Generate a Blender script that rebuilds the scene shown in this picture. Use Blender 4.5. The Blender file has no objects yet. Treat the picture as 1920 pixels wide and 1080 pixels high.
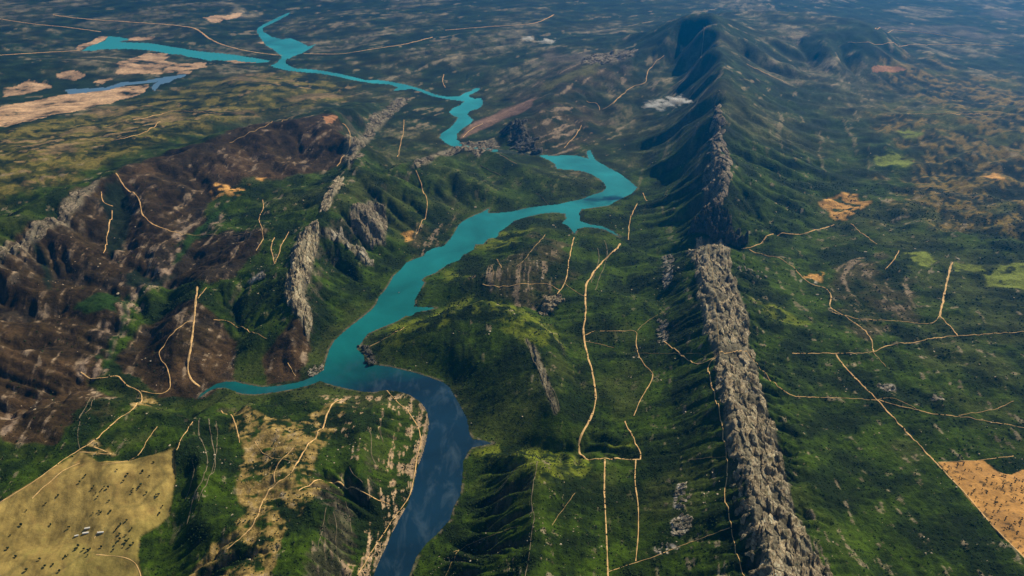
import bpy, math, random
import numpy as np
random.seed(7)
RNG = np.random.default_rng(11)
f32 = np.float32
scn = bpy.context.scene
C = scn.collection

# ------------------------------------------------------------------ camera, sky, sun, exposure
CAM_H, PITCH, FOC = 3000.0, math.radians(28.0), 1510.0
cam_d = bpy.data.cameras.new('camera'); cam = bpy.data.objects.new('camera', cam_d); C.objects.link(cam)
cam.location = (0, 0, CAM_H); cam.rotation_euler = (math.pi/2 - PITCH, 0, 0)
cam_d.sensor_width = 36.0; cam_d.lens = 36.0*FOC/1920.0
cam_d.clip_start = 10; cam_d.clip_end = 200000
scn.camera = cam

SUN_AZ, SUN_EL = math.radians(42), math.radians(37)      # azimuth clockwise from +Y
world = bpy.data.worlds.new('World'); scn.world = world; world.use_nodes = True
wn = world.node_tree; bg = wn.nodes['Background']
sky = wn.nodes.new('ShaderNodeTexSky'); sky.sky_type = 'NISHITA'; sky.sun_disc = False
sky.sun_elevation = SUN_EL; sky.sun_rotation = SUN_AZ
wn.links.new(sky.outputs['Color'], bg.inputs['Color']); bg.inputs['Strength'].default_value = 0.05
sd = bpy.data.lights.new('sun', 'SUN'); sd.energy = 5.0; sd.angle = math.radians(0.5); sd.color = (1.0, 0.85, 0.60)
sun = bpy.data.objects.new('sun', sd); C.objects.link(sun)
sun.rotation_euler = (math.pi/2 - SUN_EL, 0, math.pi - SUN_AZ)
scn.view_settings.view_transform = 'Standard'; scn.view_settings.look = 'None'
scn.view_settings.exposure = 0.32; scn.view_settings.gamma = 1.0; scn.view_settings.use_curve_mapping = False
scn.cycles.volume_bounces = 1; scn.cycles.max_bounces = 5; scn.cycles.transparent_max_bounces = 12
scn.cycles.use_denoising = True

# ------------------------------------------------------------------ photo ray <-> place
cp, sp = math.cos(PITCH), math.sin(PITCH)
def ray(px, py):
    u = (np.asarray(px, float)-960.0)/FOC; v = (540.0-np.asarray(py, float))/FOC
    return u, cp + v*sp, -sp + v*cp
def at(px, py, z=0.0):
    dx, dy, dz = ray(px, py); t = (z-CAM_H)/dz
    return dx*t, dy*t

# ------------------------------------------------------------------ noise
_perm = RNG.permutation(4096).astype(np.int32)
_ga = RNG.random(4096).astype(f32)*f32(2*math.pi); _gx, _gy = np.cos(_ga), np.sin(_ga)
def perlin(x, y, seed=0):
    x = np.asarray(x, np.float64)+seed*37.31+5000; y = np.asarray(y, np.float64)+seed*91.7+5000
    xi = np.floor(x).astype(np.int32); yi = np.floor(y).astype(np.int32)
    xf = (x-xi).astype(f32); yf = (y-yi).astype(f32)
    u = xf*xf*xf*(xf*(xf*6-15)+10); v = yf*yf*yf*(yf*(yf*6-15)+10)
    def g(a, b, fx, fy):
        h = _perm[(_perm[(xi+a) & 4095]+yi+b) & 4095]
        return _gx[h]*fx+_gy[h]*fy
    n0 = g(0, 0, xf, yf); n1 = g(1, 0, xf-1, yf); n2 = g(0, 1, xf, yf-1); n3 = g(1, 1, xf-1, yf-1)
    a = n0+u*(n1-n0); b = n2+u*(n3-n2)
    return (a+v*(b-a))*1.5
def fbm(x, y, lam, octs, seed=0, gain=.5, cell=None):
    """cell: sample spacing; octaves finer than the spacing fade out"""
    o = np.zeros(np.shape(x), f32); a = 1.0
    for k in range(octs):
        n = perlin(x/lam, y/lam, seed+k)*a
        if cell is not None: n = n*np.clip((lam/cell-2)/2, 0, 1).astype(f32)
        o += n; lam *= .5; a *= gain
    return o
def sstep(a, b, x):
    t = np.clip((x-a)/(b-a), 0, 1); return t*t*(3-2*t)

# ------------------------------------------------------------------ the terrain's sampling (finer near, coarser far)
NC = 1057; TH0, TH1 = -math.radians(46), math.radians(46); DTH = (TH1-TH0)/(NC-1)
rr = [1900.0]
while rr[-1] < 46000:
    r = rr[-1]
    k = 1.0 + 1.5*float(sstep(4000, 13000, r)) + 9*float(sstep(21500, 30000, r))
    rr.append(r*(1+DTH*k))
while (len(rr)-1) % 4: rr.append(rr[-1]*1.01)
RR = np.array(rr); NR = len(RR); TH = np.linspace(TH0, TH1, NC)
print('grid', NR, NC)
class G:      # a level of the grid
    def __init__(s, step):
        s.R = RR[::step]; s.T = TH[::step]; s.nr, s.nc = len(s.R), len(s.T)
        s.x = (s.R[:, None]*np.sin(s.T)[None]); s.y = (s.R[:, None]*np.cos(s.T)[None])
        s.dx = (s.R*(s.T[1]-s.T[0]))[:, None]; s.dr = np.gradient(s.R)[:, None]
        s.cell = np.maximum(s.dx, s.dr*.7)*np.ones((1, s.nc))
    def ij(s, x, y):
        r = np.hypot(x, y); t = np.arctan2(x, y)
        return np.interp(r, s.R, np.arange(s.nr)), np.clip((t-TH0)/(s.T[1]-s.T[0]), 0, s.nc-1.001)
G4, G2, G1 = G(4), G(2), G(1)
def bil(a, i, j):
    i = np.clip(i, 0, a.shape[0]-1.001); j = np.clip(j, 0, a.shape[1]-1.001)
    i0 = i.astype(np.int32); j0 = j.astype(np.int32); fi = i-i0; fj = j-j0
    return (a[i0, j0]*(1-fj)+a[i0, j0+1]*fj)*(1-fi)+(a[i0+1, j0]*(1-fj)+a[i0+1, j0+1]*fj)*fi
def cub(a, nr, nc):
    """x2 upsample, smoothed"""
    i = np.linspace(0, a.shape[0]-1, nr); j = np.linspace(0, a.shape[1]-1, nc)
    o = bil(a, i[:, None]+0*j[None], j[None]+0*i[:, None])
    return blur(o, 1)
def blur(a, n=1):
    for _ in range(n):
        p = np.pad(a, 1, mode='edge')
        a = (p[:-2, 1:-1]+p[2:, 1:-1]+2*a)*.25
        p = np.pad(a, 1, mode='edge')
        a = (p[1:-1, :-2]+p[1:-1, 2:]+2*a)*.25
    return a

# ------------------------------------------------------------------ water outlines, traced at the water's level
RIVER = [(700,1080),(712,1050),(722,1030),(735,1000),(750,972),(765,945),(775,915),(782,880),(795,845),(803,810),(805,790),(800,768),(787,752),(766,739),(745,733),(722,731),(700,735),(680,734),(650,728),(625,722),(600,714),(580,722),(555,728),(530,733),(500,737),(480,739),(455,738),(440,733),(425,727),(407,727),(392,733),(379,742),(370,750),(374,741),(387,731),(405,720),(425,716),(440,716),(465,722),(490,726),(520,724),(545,720),(570,714),(595,702),(608,692),(612,675),(618,655),(628,638),(642,625),(660,610),(680,595),(698,580),(706,570),(712,555),(722,545),(732,530),(738,518),(752,505),(762,493),(775,487),(795,480),(800,472),(815,465),(832,462),(845,448),(855,432),(862,420),(873,412),(890,404),(905,398),(917,390),(913,400),(930,400),(960,397),(990,390),(1020,386),(1045,384),(1070,378),(1090,374),(1110,366),(1130,360),(1138,352),(1135,345),(1125,335),(1110,326),(1090,320),(1070,318),(1045,316),(1042,308),(1030,300),(1012,293),
 (985,290),(940,287),(900,284),(870,280),(853,275),(840,270),(825,258),(828,250),(845,240),(855,228),(860,220),(848,215),(843,210),(850,203),(862,198),(872,190),(860,188),(835,185),(810,180),(790,172),(772,166),(750,169),(732,171),(748,164),(735,159),(720,157),(700,156),(683,154),(660,149.5),(630,142.5),(600,137.5),(570,135),(540,132),(525,128),(505,124),(518,118),(528,108),(527,104),(515,93),(500,85),(490,72),(481,58),(484,52),(500,43),(520,33),(540,24),(547,22),(537,30),(517,40),(491,53),(493,60),(510,70),(528,74),(545,72),(560,78),(578,88),(592,83),(580,92),(565,100),(550,105),(537,112),(536,120),(550,128),(575,130),(600,132),(630,137.5),(660,144.5),(685,150),(715,151),(728,152.5),(760,159),(790,167),(815,177),(840,181.5),(862,181),(870,175),(885,170),(893,163),(903,166),(893,172),(880,178),(878,182),(890,186),(902,184),(905,195),(898,203),(880,208),(875,215),(880,220),(887,225),(880,232),(868,240),(857,250),(855,262),(868,271),(885,276),(930,280),(980,286),(1012,290),
 (1040,293),(1060,291),(1085,293),(1105,299),(1100,285),(1106,281),(1115,300),(1135,312),(1160,325),(1180,340),(1194,352),(1185,362),(1165,372),(1140,385),(1120,388),(1090,392),(1085,400),(1087,415),(1105,421),(1130,424),(1150,434),(1166,446),(1155,441),(1135,431),(1115,427),(1095,426),(1082,429),(1077,440),(1072,431),(1065,423),(1055,418),(1063,410),(1060,400),(1040,398),(1015,400),(990,406),(965,413),(950,425),(935,435),(932,445),(915,447),(905,458),(890,458),(888,468),(868,478),(860,488),(840,495),(825,505),(815,512),(800,517),(789,525),(795,530),(787,545),(778,560),(776,575),(790,576),(818,577),(800,582),(780,585),(772,592),(760,592),(745,602),(725,610),(705,618),(690,625),(682,635),(672,650),(668,655),(680,665),(685,680),(690,687),(705,685),(730,688),(755,694),(780,700),(805,708),(830,717),(843,727),(850,740),(862,760),(875,785),(880,815),(886,824),(905,826),(924,831),(905,835),(885,839),(878,846),(868,865),(867,890),(864,915),(862,930),(850,950),(843,975),(820,1000),(800,1018),(780,1045),(765,1085),(745,1150),(700,1260),(600,1400),(470,1400),(620,1260),(672,1150)]
LAKE = [(155,95),(165,88),(178,83),(197,77),(203,68),(225,70),(243,74),(228,77),(222,79),(250,80),(280,81),(310,86),(340,91),(370,96),(400,99),(440,103),(470,108),(490,111),(506,114),(500,117),(478,117),(450,115),(440,112),(424,114),(405,112),(395,114),(372,109),(350,106),(340,102),(318,101),(300,97),(270,93),(240,91.5),(200,92),(170,95)]
POND = [(120,168),(165,166),(200,164),(226,155),(270,152),(300,146),(350,139),(345,144),(326,148),(318,154),(300,158),(290,171),(284,163),(296,153),(272,156),(240,159),(205,168),(160,174),(130,176)]
def world_poly(P, z=0.0):
    P = np.array(P, float); x, y = at(P[:, 0], P[:, 1], z); return np.stack([x, y], 1)
WR, WL, WP = world_poly(RIVER), world_poly(LAKE, 12.0), world_poly(POND, 12.0)
def inside(poly, x, y):
    out = np.zeros(x.shape, bool)
    m = (x >= poly[:, 0].min()) & (x <= poly[:, 0].max()) & (y >= poly[:, 1].min()) & (y <= poly[:, 1].max())
    xs, ys = x[m], y[m]; o = np.zeros(xs.shape, bool)
    Q = np.roll(poly, -1, 0)
    for (x0, y0), (x1, y1) in zip(poly, Q):
        if y0 == y1: continue
        c = (ys > min(y0, y1)) & (ys <= max(y0, y1))
        o[c] ^= xs[c] < x0+(ys[c]-y0)*(x1-x0)/(y1-y0)
    out[m] = o; return out
def seg_dist(P, x, y, closed=True):
    d = np.full(x.shape, 1e12); Q = np.roll(P, -1, 0) if closed else P[1:]
    for (x0, y0), (x1, y1) in zip(P if closed else P[:-1], Q):
        ex, ey = x1-x0, y1-y0; L = ex*ex+ey*ey+1e-9
        t = np.clip(((x-x0)*ex+(y-y0)*ey)/L, 0, 1)
        d = np.minimum(d, (x-x0-t*ex)**2+(y-y0-t*ey)**2)
    return np.sqrt(d)
def water_dist(g, coarse=None):
    """signed distance to the water's edge, negative on the water"""
    x, y = g.x, g.y
    if coarse is None:
        d = np.minimum(seg_dist(WR, x, y), np.minimum(seg_dist(WL, x, y), seg_dist(WP, x, y)))
        ins = inside(WR, x, y) | inside(WL, x, y) | inside(WP, x, y)
        return np.where(ins, -d, d)
    d = coarse.copy(); m = np.abs(coarse) < 8*g.cell
    d[m] = np.minimum(seg_dist(WR, x[m], y[m]), np.minimum(seg_dist(WL, x[m], y[m]), seg_dist(WP, x[m], y[m])))
    ins = inside(WR, x, y) | inside(WL, x, y) | inside(WP, x, y)
    return np.where(ins, -np.abs(d), np.abs(d))

# ------------------------------------------------------------------ crests, spurs, valleys (photo x, photo y, metres above the river)
CREST = [
 # the long hogback and the mountain behind the gap
 [(1520,1300,385),(1462,1160,392),(1432,1085,396),(1414,1020,400),(1398,960,402),(1385,900,405),(1366,850,405),(1352,790,405),(1343,720,405),(1333,660,405),(1320,600,405),(1306,530,402),(1296,475,392),(1305,452,380)],
 [(1600,1300,380),(1530,1160,385),(1490,1085,388),(1465,1020,390),(1445,960,392),(1430,900,392),(1412,850,392),(1398,790,392),(1385,720,390),(1372,660,388),(1360,600,388),(1345,530,385),(1328,475,378)],
 [(1700,1300,330),(1620,1180,330),(1558,1085,335),(1522,1020,340),(1500,970,340),(1478,915,340),(1465,860,340),(1450,800,340),(1435,745,340),(1418,690,340),(1404,630,340),(1392,580,340),(1372,510,345),(1352,458,362)],
 [(1408,1085,335),(1388,1020,335),(1371,960,335),(1358,900,335),(1342,850,333),(1327,790,333),(1318,720,335),(1308,660,335),(1294,600,335),(1284,540,335),(1274,480,325)],
 [(1332,404,330),(1328,370,395),(1325,340,450),(1335,290,560),(1338,250,620),(1348,200,700),(1345,150,770),(1335,110,830),(1318,70,890),(1300,35,950),(1290,18,985)],
 [(1290,18,985),(1262,30,900),(1235,48,740),(1205,70,560),(1175,95,430),(1110,122,330),(1050,158,270),(1005,195,240),(985,215,235),(962,232,215),(940,250,120)],
 [(1005,195,240),(950,212,130),(905,232,60),(880,246,25)],
 [(1300,35,950),(1340,30,760),(1400,35,600),(1480,60,480),(1570,92,430),(1620,120,300)],
 # burnt range to the left
 [(-200,600,430),(-60,505,440),(0,470,450),(60,430,455),(120,380,465),(160,352,465),(200,325,455),(300,285,425),(345,278,425),(400,262,430),(480,232,445),(540,219,450),(600,228,430),(640,240,400),(655,262,400)],
 # left hogback down to the river
 [(765,174,60),(740,182,200),(690,212,350),(665,250,400),(650,290,400),(638,325,380),(622,375,355),(597,420,345),(580,470,325),(560,520,285),(568,560,240),(575,600,185),(572,650,100),(560,690,30)],
 [(610,425,340),(650,450,230),(685,485,130),(700,515,50)],
 [(640,322,380),(690,345,330),(700,390,285),(695,420,230),(690,445,150)],
 [(700,345,320),(760,330,290),(795,300,265),(835,283,220),(870,270,190),(905,266,195),(935,268,165),(960,284,115),(990,296,70)],
 [(935,275,140),(985,310,120),(1035,330,90),(1090,340,60),(1125,348,12)],
 [(835,290,210),(870,330,170),(920,360,110),(960,385,25)],
 [(835,290,210),(820,350,150),(850,395,60)],
 # spurs in the burnt ground
 [(110,390,440),(150,440,330),(205,490,200),(225,520,130)],
 [(20,470,420),(60,520,280),(130,560,190),(190,600,100)],
 [(245,330,400),(262,380,330),(262,440,260),(300,480,180)],
 [(330,290,400),(345,340,330),(390,360,280)],
 [(470,240,430),(480,290,330),(470,330,270)],
 [(570,225,435),(560,270,340),(550,310,270)],
 [(0,560,240),(60,620,180),(110,680,130),(60,730,120),(0,760,140)],
 [(500,400,260),(450,425,240),(420,470,210),(370,520,205),(368,560,185),(364,610,140),(358,660,90),(358,700,35)],
 [(300,600,130),(290,660,90),(300,710,45)],
 [(440,520,190),(500,560,190),(540,600,170)],
 [(480,600,120),(450,660,70),(470,700,15)],
 # peninsula
 [(800,508,25),(850,512,80),(905,505,120),(960,490,150),(1010,468,165),(1050,455,140),(1062,425,60)],
 [(900,455,25),(950,440,75),(1000,425,80),(1040,408,25)],
 [(800,535,40),(830,548,75),(880,528,110),(960,530,100),(1020,555,90),(1030,570,95)],
 # dome
 [(690,650,25),(720,625,80),(760,603,120),(800,588,140),(850,565,200),(900,557,235),(950,568,250),(1000,592,250),(1040,625,230)],
 [(1000,592,245),(1005,650,225),(1020,700,195),(1045,760,170),(1060,800,110)],
 [(900,557,235),(880,600,207),(855,640,155),(820,680,90)],
 # spur block below the dome
 [(888,846,22),(920,838,90),(960,840,160),(1005,856,215),(1000,900,230),(990,960,240),(985,1020,250),(980,1100,260),(970,1220,260)],
 [(995,880,215),(950,890,170),(905,880,100),(878,872,25)],
 [(992,915,220),(945,928,165),(900,925,95),(872,930,15)],
 [(990,960,225),(935,965,160),(895,965,90),(860,955,12)],
 [(985,1010,235),(930,1000,170),(880,1000,100),(842,995,20)],
 [(980,1080,240),(900,1050,170),(850,1040,110),(800,1040,20)],
 [(1105,870,140),(1108,940,160),(1110,1040,160),(1110,1150,160)],
 # left foreground
 [(-150,860,230),(0,800,210),(80,775,200),(160,740,180),(230,738,165),(300,765,185),(350,775,170),(420,745,120),(490,752,120),(560,745,100),(640,745,80),(700,740,55),(750,742,30)],
 [(330,845,215),(365,800,200),(400,785,180)],
 [(640,748,80),(660,800,150),(680,850,170),(690,900,150)],
 [(600,800,150),(570,850,190),(540,900,215),(500,960,220),(440,1040,220),(400,1120,230)],
 [(600,905,220),(640,940,210),(620,1010,230),(600,1100,240)],
 [(395,800,180),(380,860,230),(370,920,235),(380,1000,200)],
 [(760,760,60),(780,800,50),(770,850,60),(745,900,60)],
 # right slopes
 [(1430,640,270),(1500,640,225),(1560,650,195)],
 [(1400,560,290),(1450,570,240),(1520,600,190)],
 [(1400,500,300),(1440,500,250),(1490,510,215)],
]
VALLEY = [
 [(1166,446,2),(1200,456,60),(1260,466,150),(1310,452,215),(1345,443,215),(1400,468,205)],
 [(1106,283,2),(1120,262,30),(1150,235,80),(1185,205,130),(1225,165,220),(1255,115,370),(1275,75,550)],
 [(440,385,235),(390,420,200),(345,450,165),(325,492,135),(240,548,85),(228,600,58),(207,650,38),(212,690,22),(262,725,12),(330,752,4),(355,762,1)],
 [(620,300,250),(560,345,245),(500,370,240),(440,385,235)],
 [(200,335,400),(198,390,300),(202,440,220),(215,480,160),(250,510,120)],
 [(60,455,380),(85,500,260),(92,545,190),(140,590,130),(215,640,45)],
 [(440,600,110),(430,660,50),(440,712,3)],
 [(520,640,100),(500,690,40),(500,722,3)],
 [(640,520,90),(660,570,50),(690,585,3)],
 [(740,420,120),(770,460,50),(790,480,3)],
 [(870,385,40),(905,396,3)],
 [(880,300,110),(920,330,70),(1000,365,30),(1040,384,2)],
 [(822,577,2),(870,575,35),(930,560,50),(990,565,70),(1040,600,110),(1070,640,115)],
 [(926,831,2),(980,832,40),(1040,838,65),(1083,842,80)],
 [(885,858,8),(935,872,80)],[(868,905,6),(930,908,95),(970,905,150)],[(864,938,6),(920,948,95)],[(850,965,8),(905,983,95)],[(825,1005,8),(890,1025,100)],
 [(250,1160,60),(270,1090,80),(290,1030,95),(320,975,130),(330,900,185)],
 [(440,760,90),(460,800,120),(450,860,160),(430,950,160)],
 [(700,1000,60),(660,960,110),(640,880,150),(630,820,120),(600,760,70)],
]
POINTS = [  # flats, slopes, plains
 (1077,445,10),(1100,480,45),(1098,540,70),(1097,600,90),(1095,660,100),(1112,720,100),(1115,770,92),(1088,830,78),(1150,470,75),(1160,540,95),(1160,600,110),(1160,680,120),(1160,760,118),(1140,830,110),(1135,900,120),(1137,980,125),(1140,1070,128),(1195,900,135),(1197,990,140),(1192,1060,140),(1160,1200,135),
 (1230,500,130),(1240,560,160),(1250,620,180),(1255,700,185),(1260,780,195),(1270,860,205),(1280,950,210),(1290,1050,210),(1310,1200,210),(1270,560,255),(1290,660,285),(1300,760,285),(1318,860,285),(1335,960,280),(1355,1060,275),(1430,1250,260),
 (1500,700,215),(1520,760,215),(1560,840,210),(1600,920,205),(1620,1000,200),(1660,1080,200),(1750,1250,200),(1480,640,230),(1560,700,190),(1640,760,175),(1700,850,180),(1780,950,180),(1900,1060,180),(2100,1200,170),(1640,660,150),(1560,580,140),(1600,610,140),(1700,610,130),(1760,570,125),(1860,620,130),(1920,700,140),(1860,780,150),(2050,700,140),(1920,860,160),(2100,900,160),
 (1500,520,180),(1480,470,205),(1560,430,190),(1560,480,160),(1650,500,145),(1750,500,140),(1850,480,140),(1950,520,135),(1650,440,165),(1750,420,160),(1870,400,150),(2000,420,150),
 (1400,440,260),(1450,420,255),(1540,390,215),(1640,370,195),(1440,340,420),(1500,340,330),(1560,330,270),(1620,320,225),(1400,280,520),(1460,250,460),(1530,240,360),(1600,265,240),(1400,200,620),(1450,180,530),(1510,170,400),(1560,190,280),(1420,120,640),(1480,120,480),(1400,80,700),(1380,400,330),
 (1690,330,170),(1780,300,160),(1880,280,150),(1980,260,150),(1700,240,160),(1820,220,150),(1920,180,140),(1680,180,170),(1780,150,150),(1900,130,130),(1700,100,150),(1850,80,140),(1700,50,150),(1850,40,140),(1600,40,200),(1500,20,250),(1400,8,400),(2050,60,140),(1990,10,140),(1700,5,150),
 (1280,300,400),(1270,350,290),(1270,400,190),(1240,430,90),(1200,400,60),(1210,350,30),(1170,280,60),(1230,250,320),(1280,230,500),(1265,180,460),(1300,160,640),(1220,310,160),(1250,300,270),(1160,300,20),(1295,440,230),(1300,380,300),(1150,400,40),(1130,410,25),
 (1060,290,15),(1085,250,60),(1010,285,20),(985,262,90),(1020,240,150),(1080,200,190),(1130,180,170),(1160,150,240),(1200,120,330),(870,262,12),(910,250,30),(1000,290,3),
 (0,400,170),(80,365,160),(160,325,150),(250,290,140),(330,262,135),(400,238,130),(480,212,120),(560,200,110),(640,185,90),(700,165,40),(-150,420,160),
 (0,340,110),(100,320,100),(250,265,95),(400,215,90),(520,190,85),(640,165,60),(0,280,80),(150,250,75),(300,215,60),(450,180,50),(600,150,35),(0,200,50),(150,190,40),(300,175,25),(400,140,25),(300,130,25),(150,130,30),(50,130,35),(0,100,40),(100,80,40),(50,50,80),(200,50,60),(300,65,40),(400,75,30),(430,50,60),(300,25,90),(150,15,110),(-100,150,60),(-200,60,60),(-200,300,110),(-300,200,80),(450,20,90),(560,50,50),(620,60,60),(650,100,50),(600,115,30),(560,130,16),(700,110,70),(760,130,60),(800,150,40),(850,160,25),(930,165,50),(900,140,80),(830,100,110),(750,60,130),(650,30,110),(850,50,150),(950,80,140),(1000,130,150),(960,180,90),(1060,90,220),(1150,60,260),(1100,30,260),(1000,20,220),(850,10,180),(700,5,160),(500,8,120),(1230,10,520),(900,205,12),(820,195,12),(800,220,60),(780,250,110),(760,290,190),(720,300,260),(830,240,30),(820,270,70),(720,250,260),(890,100,120),
 (600,470,210),(640,500,130),(620,560,110),(640,600,50),(600,640,60),(590,690,8),(720,460,90),(740,500,40),(660,540,70),(540,450,260),(520,500,240),(500,540,200),(450,560,160),(400,560,170),(540,400,290),(560,360,300),(590,380,330),(600,330,330),
 (820,430,30),(790,390,110),(760,380,170),(740,350,250),(740,440,100),(800,420,60),(700,500,60),
 (880,480,30),(850,500,50),(900,440,15),(1000,450,110),(930,470,90),(1040,520,110),(1000,540,80),(900,545,60),(1075,560,95),(840,565,30),(800,560,25),(860,540,85),
 (770,650,80),(740,660,40),(720,680,12),(840,700,72),(900,700,100),(955,700,150),(905,765,48),(950,800,55),(1000,800,80),(870,740,28),(900,810,25),(1070,720,150),(1080,780,105),(1060,670,180),(935,640,200),(1000,750,140),
 (1060,880,180),(1055,960,190),(1050,1060,195),(870,980,25),(800,1060,15),
 (0,950,190),(100,880,205),(200,855,205),(280,850,205),(320,900,200),(320,960,180),(250,980,160),(150,960,165),(60,1000,150),(0,1060,140),(150,1050,120),(250,1040,105),(60,1150,110),(-150,1100,140),(-200,950,190),(60,880,190),(30,830,195),(120,810,180),(220,800,175),(280,800,165),(250,770,160),(180,770,170),
 (500,800,150),(520,850,185),(470,900,180),(720,780,110),(730,850,100),(720,950,40),(740,990,12),(700,1040,30),(670,1060,100),(650,1150,110),(560,760,100),(500,1060,235),(550,980,220),(590,1180,240),(350,1060,150),(350,1120,160),
]
def dense(pl, step=14.0):
    out = []
    for a, b in zip(pl[:-1], pl[1:]):
        n = max(1, int(math.hypot(b[0]-a[0], b[1]-a[1])/step))
        out += [tuple(a[k]+(b[k]-a[k])*t/n for k in range(3)) for t in range(n)]
    return out+[pl[-1]]
ctrl = []
for pl in CREST: ctrl += dense(pl, 26)
for pl in VALLEY: ctrl += dense(pl, 26)
ctrl += POINTS
riv = np.array(RIVER, float)
ctrl += [(a, b, 3.0) for a, b in RIVER[::2] if b < 1100]
ctrl = np.array(ctrl, float)
cx, cy = at(ctrl[:, 0], ctrl[:, 1], ctrl[:, 2])
far = [(t, r, 120+60*math.sin(t*9+r*.0003)) for t in np.linspace(-.8, .8, 12) for r in (23000, 30000, 44000)]
near = [(t, 1950, 190) for t in np.linspace(-.8, .8, 9)]
ct = np.concatenate([np.arctan2(cx, cy), [a[0] for a in far+near]])
cr = np.concatenate([np.log(np.hypot(cx, cy)), [math.log(a[1]) for a in far+near]])
cz = np.concatenate([ctrl[:, 2], [a[2] for a in far+near]])
key = np.round(ct/.006).astype(int)*100000+np.round(cr/.006).astype(int)
_, keep = np.unique(key, return_index=True); ct, cr, cz = ct[keep], cr[keep], cz[keep]
print('control points', len(ct))
MQ = .012
A = np.sqrt((ct[:, None]-ct)**2+(cr[:, None]-cr)**2+MQ*MQ)
n = len(ct); M = np.zeros((n+1, n+1)); M[:n, :n] = A - np.eye(n)*0.0015; M[:n, n] = 1; M[n, :n] = 1
w = np.linalg.solve(M, np.append(cz, 0))
lr = np.log(G4.R); H = np.empty((G4.nr, G4.nc))
for i in range(G4.nr):
    H[i] = np.sqrt((G4.T[:, None]-ct)**2+(lr[i]-cr)**2+MQ*MQ) @ w[:n] + w[n]
H = np.clip(H, 0, 1050)

def hit(px, py, Hf, g=G1):
    """where the sight line through a photo point meets the land"""
    px = np.atleast_1d(np.asarray(px, float)); py = np.atleast_1d(np.asarray(py, float))
    dx, dy, dz = ray(px, py); T0 = (1060-CAM_H)/dz; T1 = (-10-CAM_H)/dz
    lo = T0.copy(); hi = T1.copy(); found = np.zeros(px.shape, bool)
    prev = T0
    for k in range(1, 241):
        t = T0+(T1-T0)*k/240
        i, j = g.ij(dx*t, dy*t); below = (CAM_H+dz*t) < bil(Hf, i, j)
        new = below & ~found; lo[new] = prev[new]; hi[new] = t[new]; found |= below; prev = t
    for _ in range(22):
        t = (lo+hi)/2; i, j = g.ij(dx*t, dy*t); b = (CAM_H+dz*t) < bil(Hf, i, j)
        hi = np.where(b, t, hi); lo = np.where(b, lo, t)
    return dx*hi, dy*hi
# ------------------------------------------------------------------ running water cuts the slopes
def erode(h, g, wd, iters, K, m=.5):
    nr, nc = h.shape; N = nr*nc
    base = (wd < 0).ravel()
    idx = np.arange(N).reshape(nr, nc)
    area0 = (g.dx*g.dr*np.ones((1, nc))).ravel()
    dxs = (g.dx*np.ones((1, nc))); drs = g.dr*np.ones((1, nc)); dd = np.hypot(dxs, drs)
    nb = [(-1,0,drs),(1,0,drs),(0,-1,dxs),(0,1,dxs),(-1,-1,dd),(-1,1,dd),(1,-1,dd),(1,1,dd)]
    for it in range(iters):
        best = np.zeros((nr, nc)); rc = idx.copy(); L = np.ones((nr, nc))
        hp = np.pad(h, 1, constant_values=1e9); ip = np.pad(idx, 1)
        for di, dj, dist in nb:
            s = (h-hp[1+di:1+di+nr, 1+dj:1+dj+nc])/dist
            b = s > best; best[b] = s[b]; rc[b] = ip[1+di:1+di+nr, 1+dj:1+dj+nc][b]; L[b] = dist[b]
        rcf = rc.ravel(); rcf[base] = np.arange(N)[base]
        hf = h.ravel(); order = np.argsort(-hf, kind='stable')
        ol = order.tolist(); rl = rcf.tolist(); ar = area0.tolist()
        for i in ol:
            j = rl[i]
            if j != i: ar[j] += ar[i]
        F = (K*np.power(np.array(ar), m)/L.ravel()); F[rcf == np.arange(N)] = 0
        Fl = F.tolist(); hl = hf.tolist()
        for i in reversed(ol):
            f = Fl[i]
            if f: 
                t = (hl[i]+f*hl[rl[i]])/(1+f)
                if t < hl[i]: hl[i] = t
        h = np.array(hl).reshape(nr, nc)
        h = h+(blur(h)-h)*.10
    return h, np.array(ar).reshape(nr, nc)
wd4 = water_dist(G4)
def shore(h, wd, g):
    t = sstep(0, 260, wd)
    hh = np.maximum(h, 2+.10*wd)
    out = np.where(wd > 0, (1.5+.16*np.minimum(wd, 260))*(1-t)+hh*t, 0)
    return np.where(wd > 0, out, -1.0+np.maximum(wd, -120)*.25)
rough = fbm(G4.x, G4.y, 900, 5, 3)
H = shore(H, wd4, G4)
relief = sstep(60, 260, H)
plain_l = sstep(5200, 9000, G4.y-0.25*G4.x)*sstep(-500, -3500, G4.x+ .0*G4.y)
MD = np.full(G4.x.shape, 1e9)
for pl_ in CREST:
    if max(p[2] for p in pl_) > 600 or pl_[0][:2] in ((1005, 195), (1300, 35)):
        q = np.array([p for p in pl_ if p[0] < 1500 or p[1] > 900], float)
        if len(q) > 1: a_, b_ = at(q[:, 0], q[:, 1], q[:, 2]); MD = np.minimum(MD, seg_dist(np.stack([a_, b_], 1), G4.x, G4.y, False))
FLAT = sstep(8800, 11000, G4.y)*sstep(1300, 2600, MD)
H = H*(1-FLAT)+np.minimum(H, 110+.25*(H-110).clip(-200, 300))*FLAT
nearcap = np.where((wd4 < 900) & (G4.y > 8600) & (G4.x < -700), 3+.045*wd4, 1e9); H = np.minimum(H, np.maximum(nearcap, np.where(wd4 < 0, H, 0)))
FAR4 = sstep(9500, 13000, G4.y)*sstep(450, 250, H)
H4 = H+rough*(8+30*relief)*(1-.7*FAR4)*sstep(0, 400, wd4)
H4, _ = erode(H4, G4, wd4, 12, 0.088)
wd2 = cub(wd4, G2.nr, G2.nc); wd2 = water_dist(G2, wd2)
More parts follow.
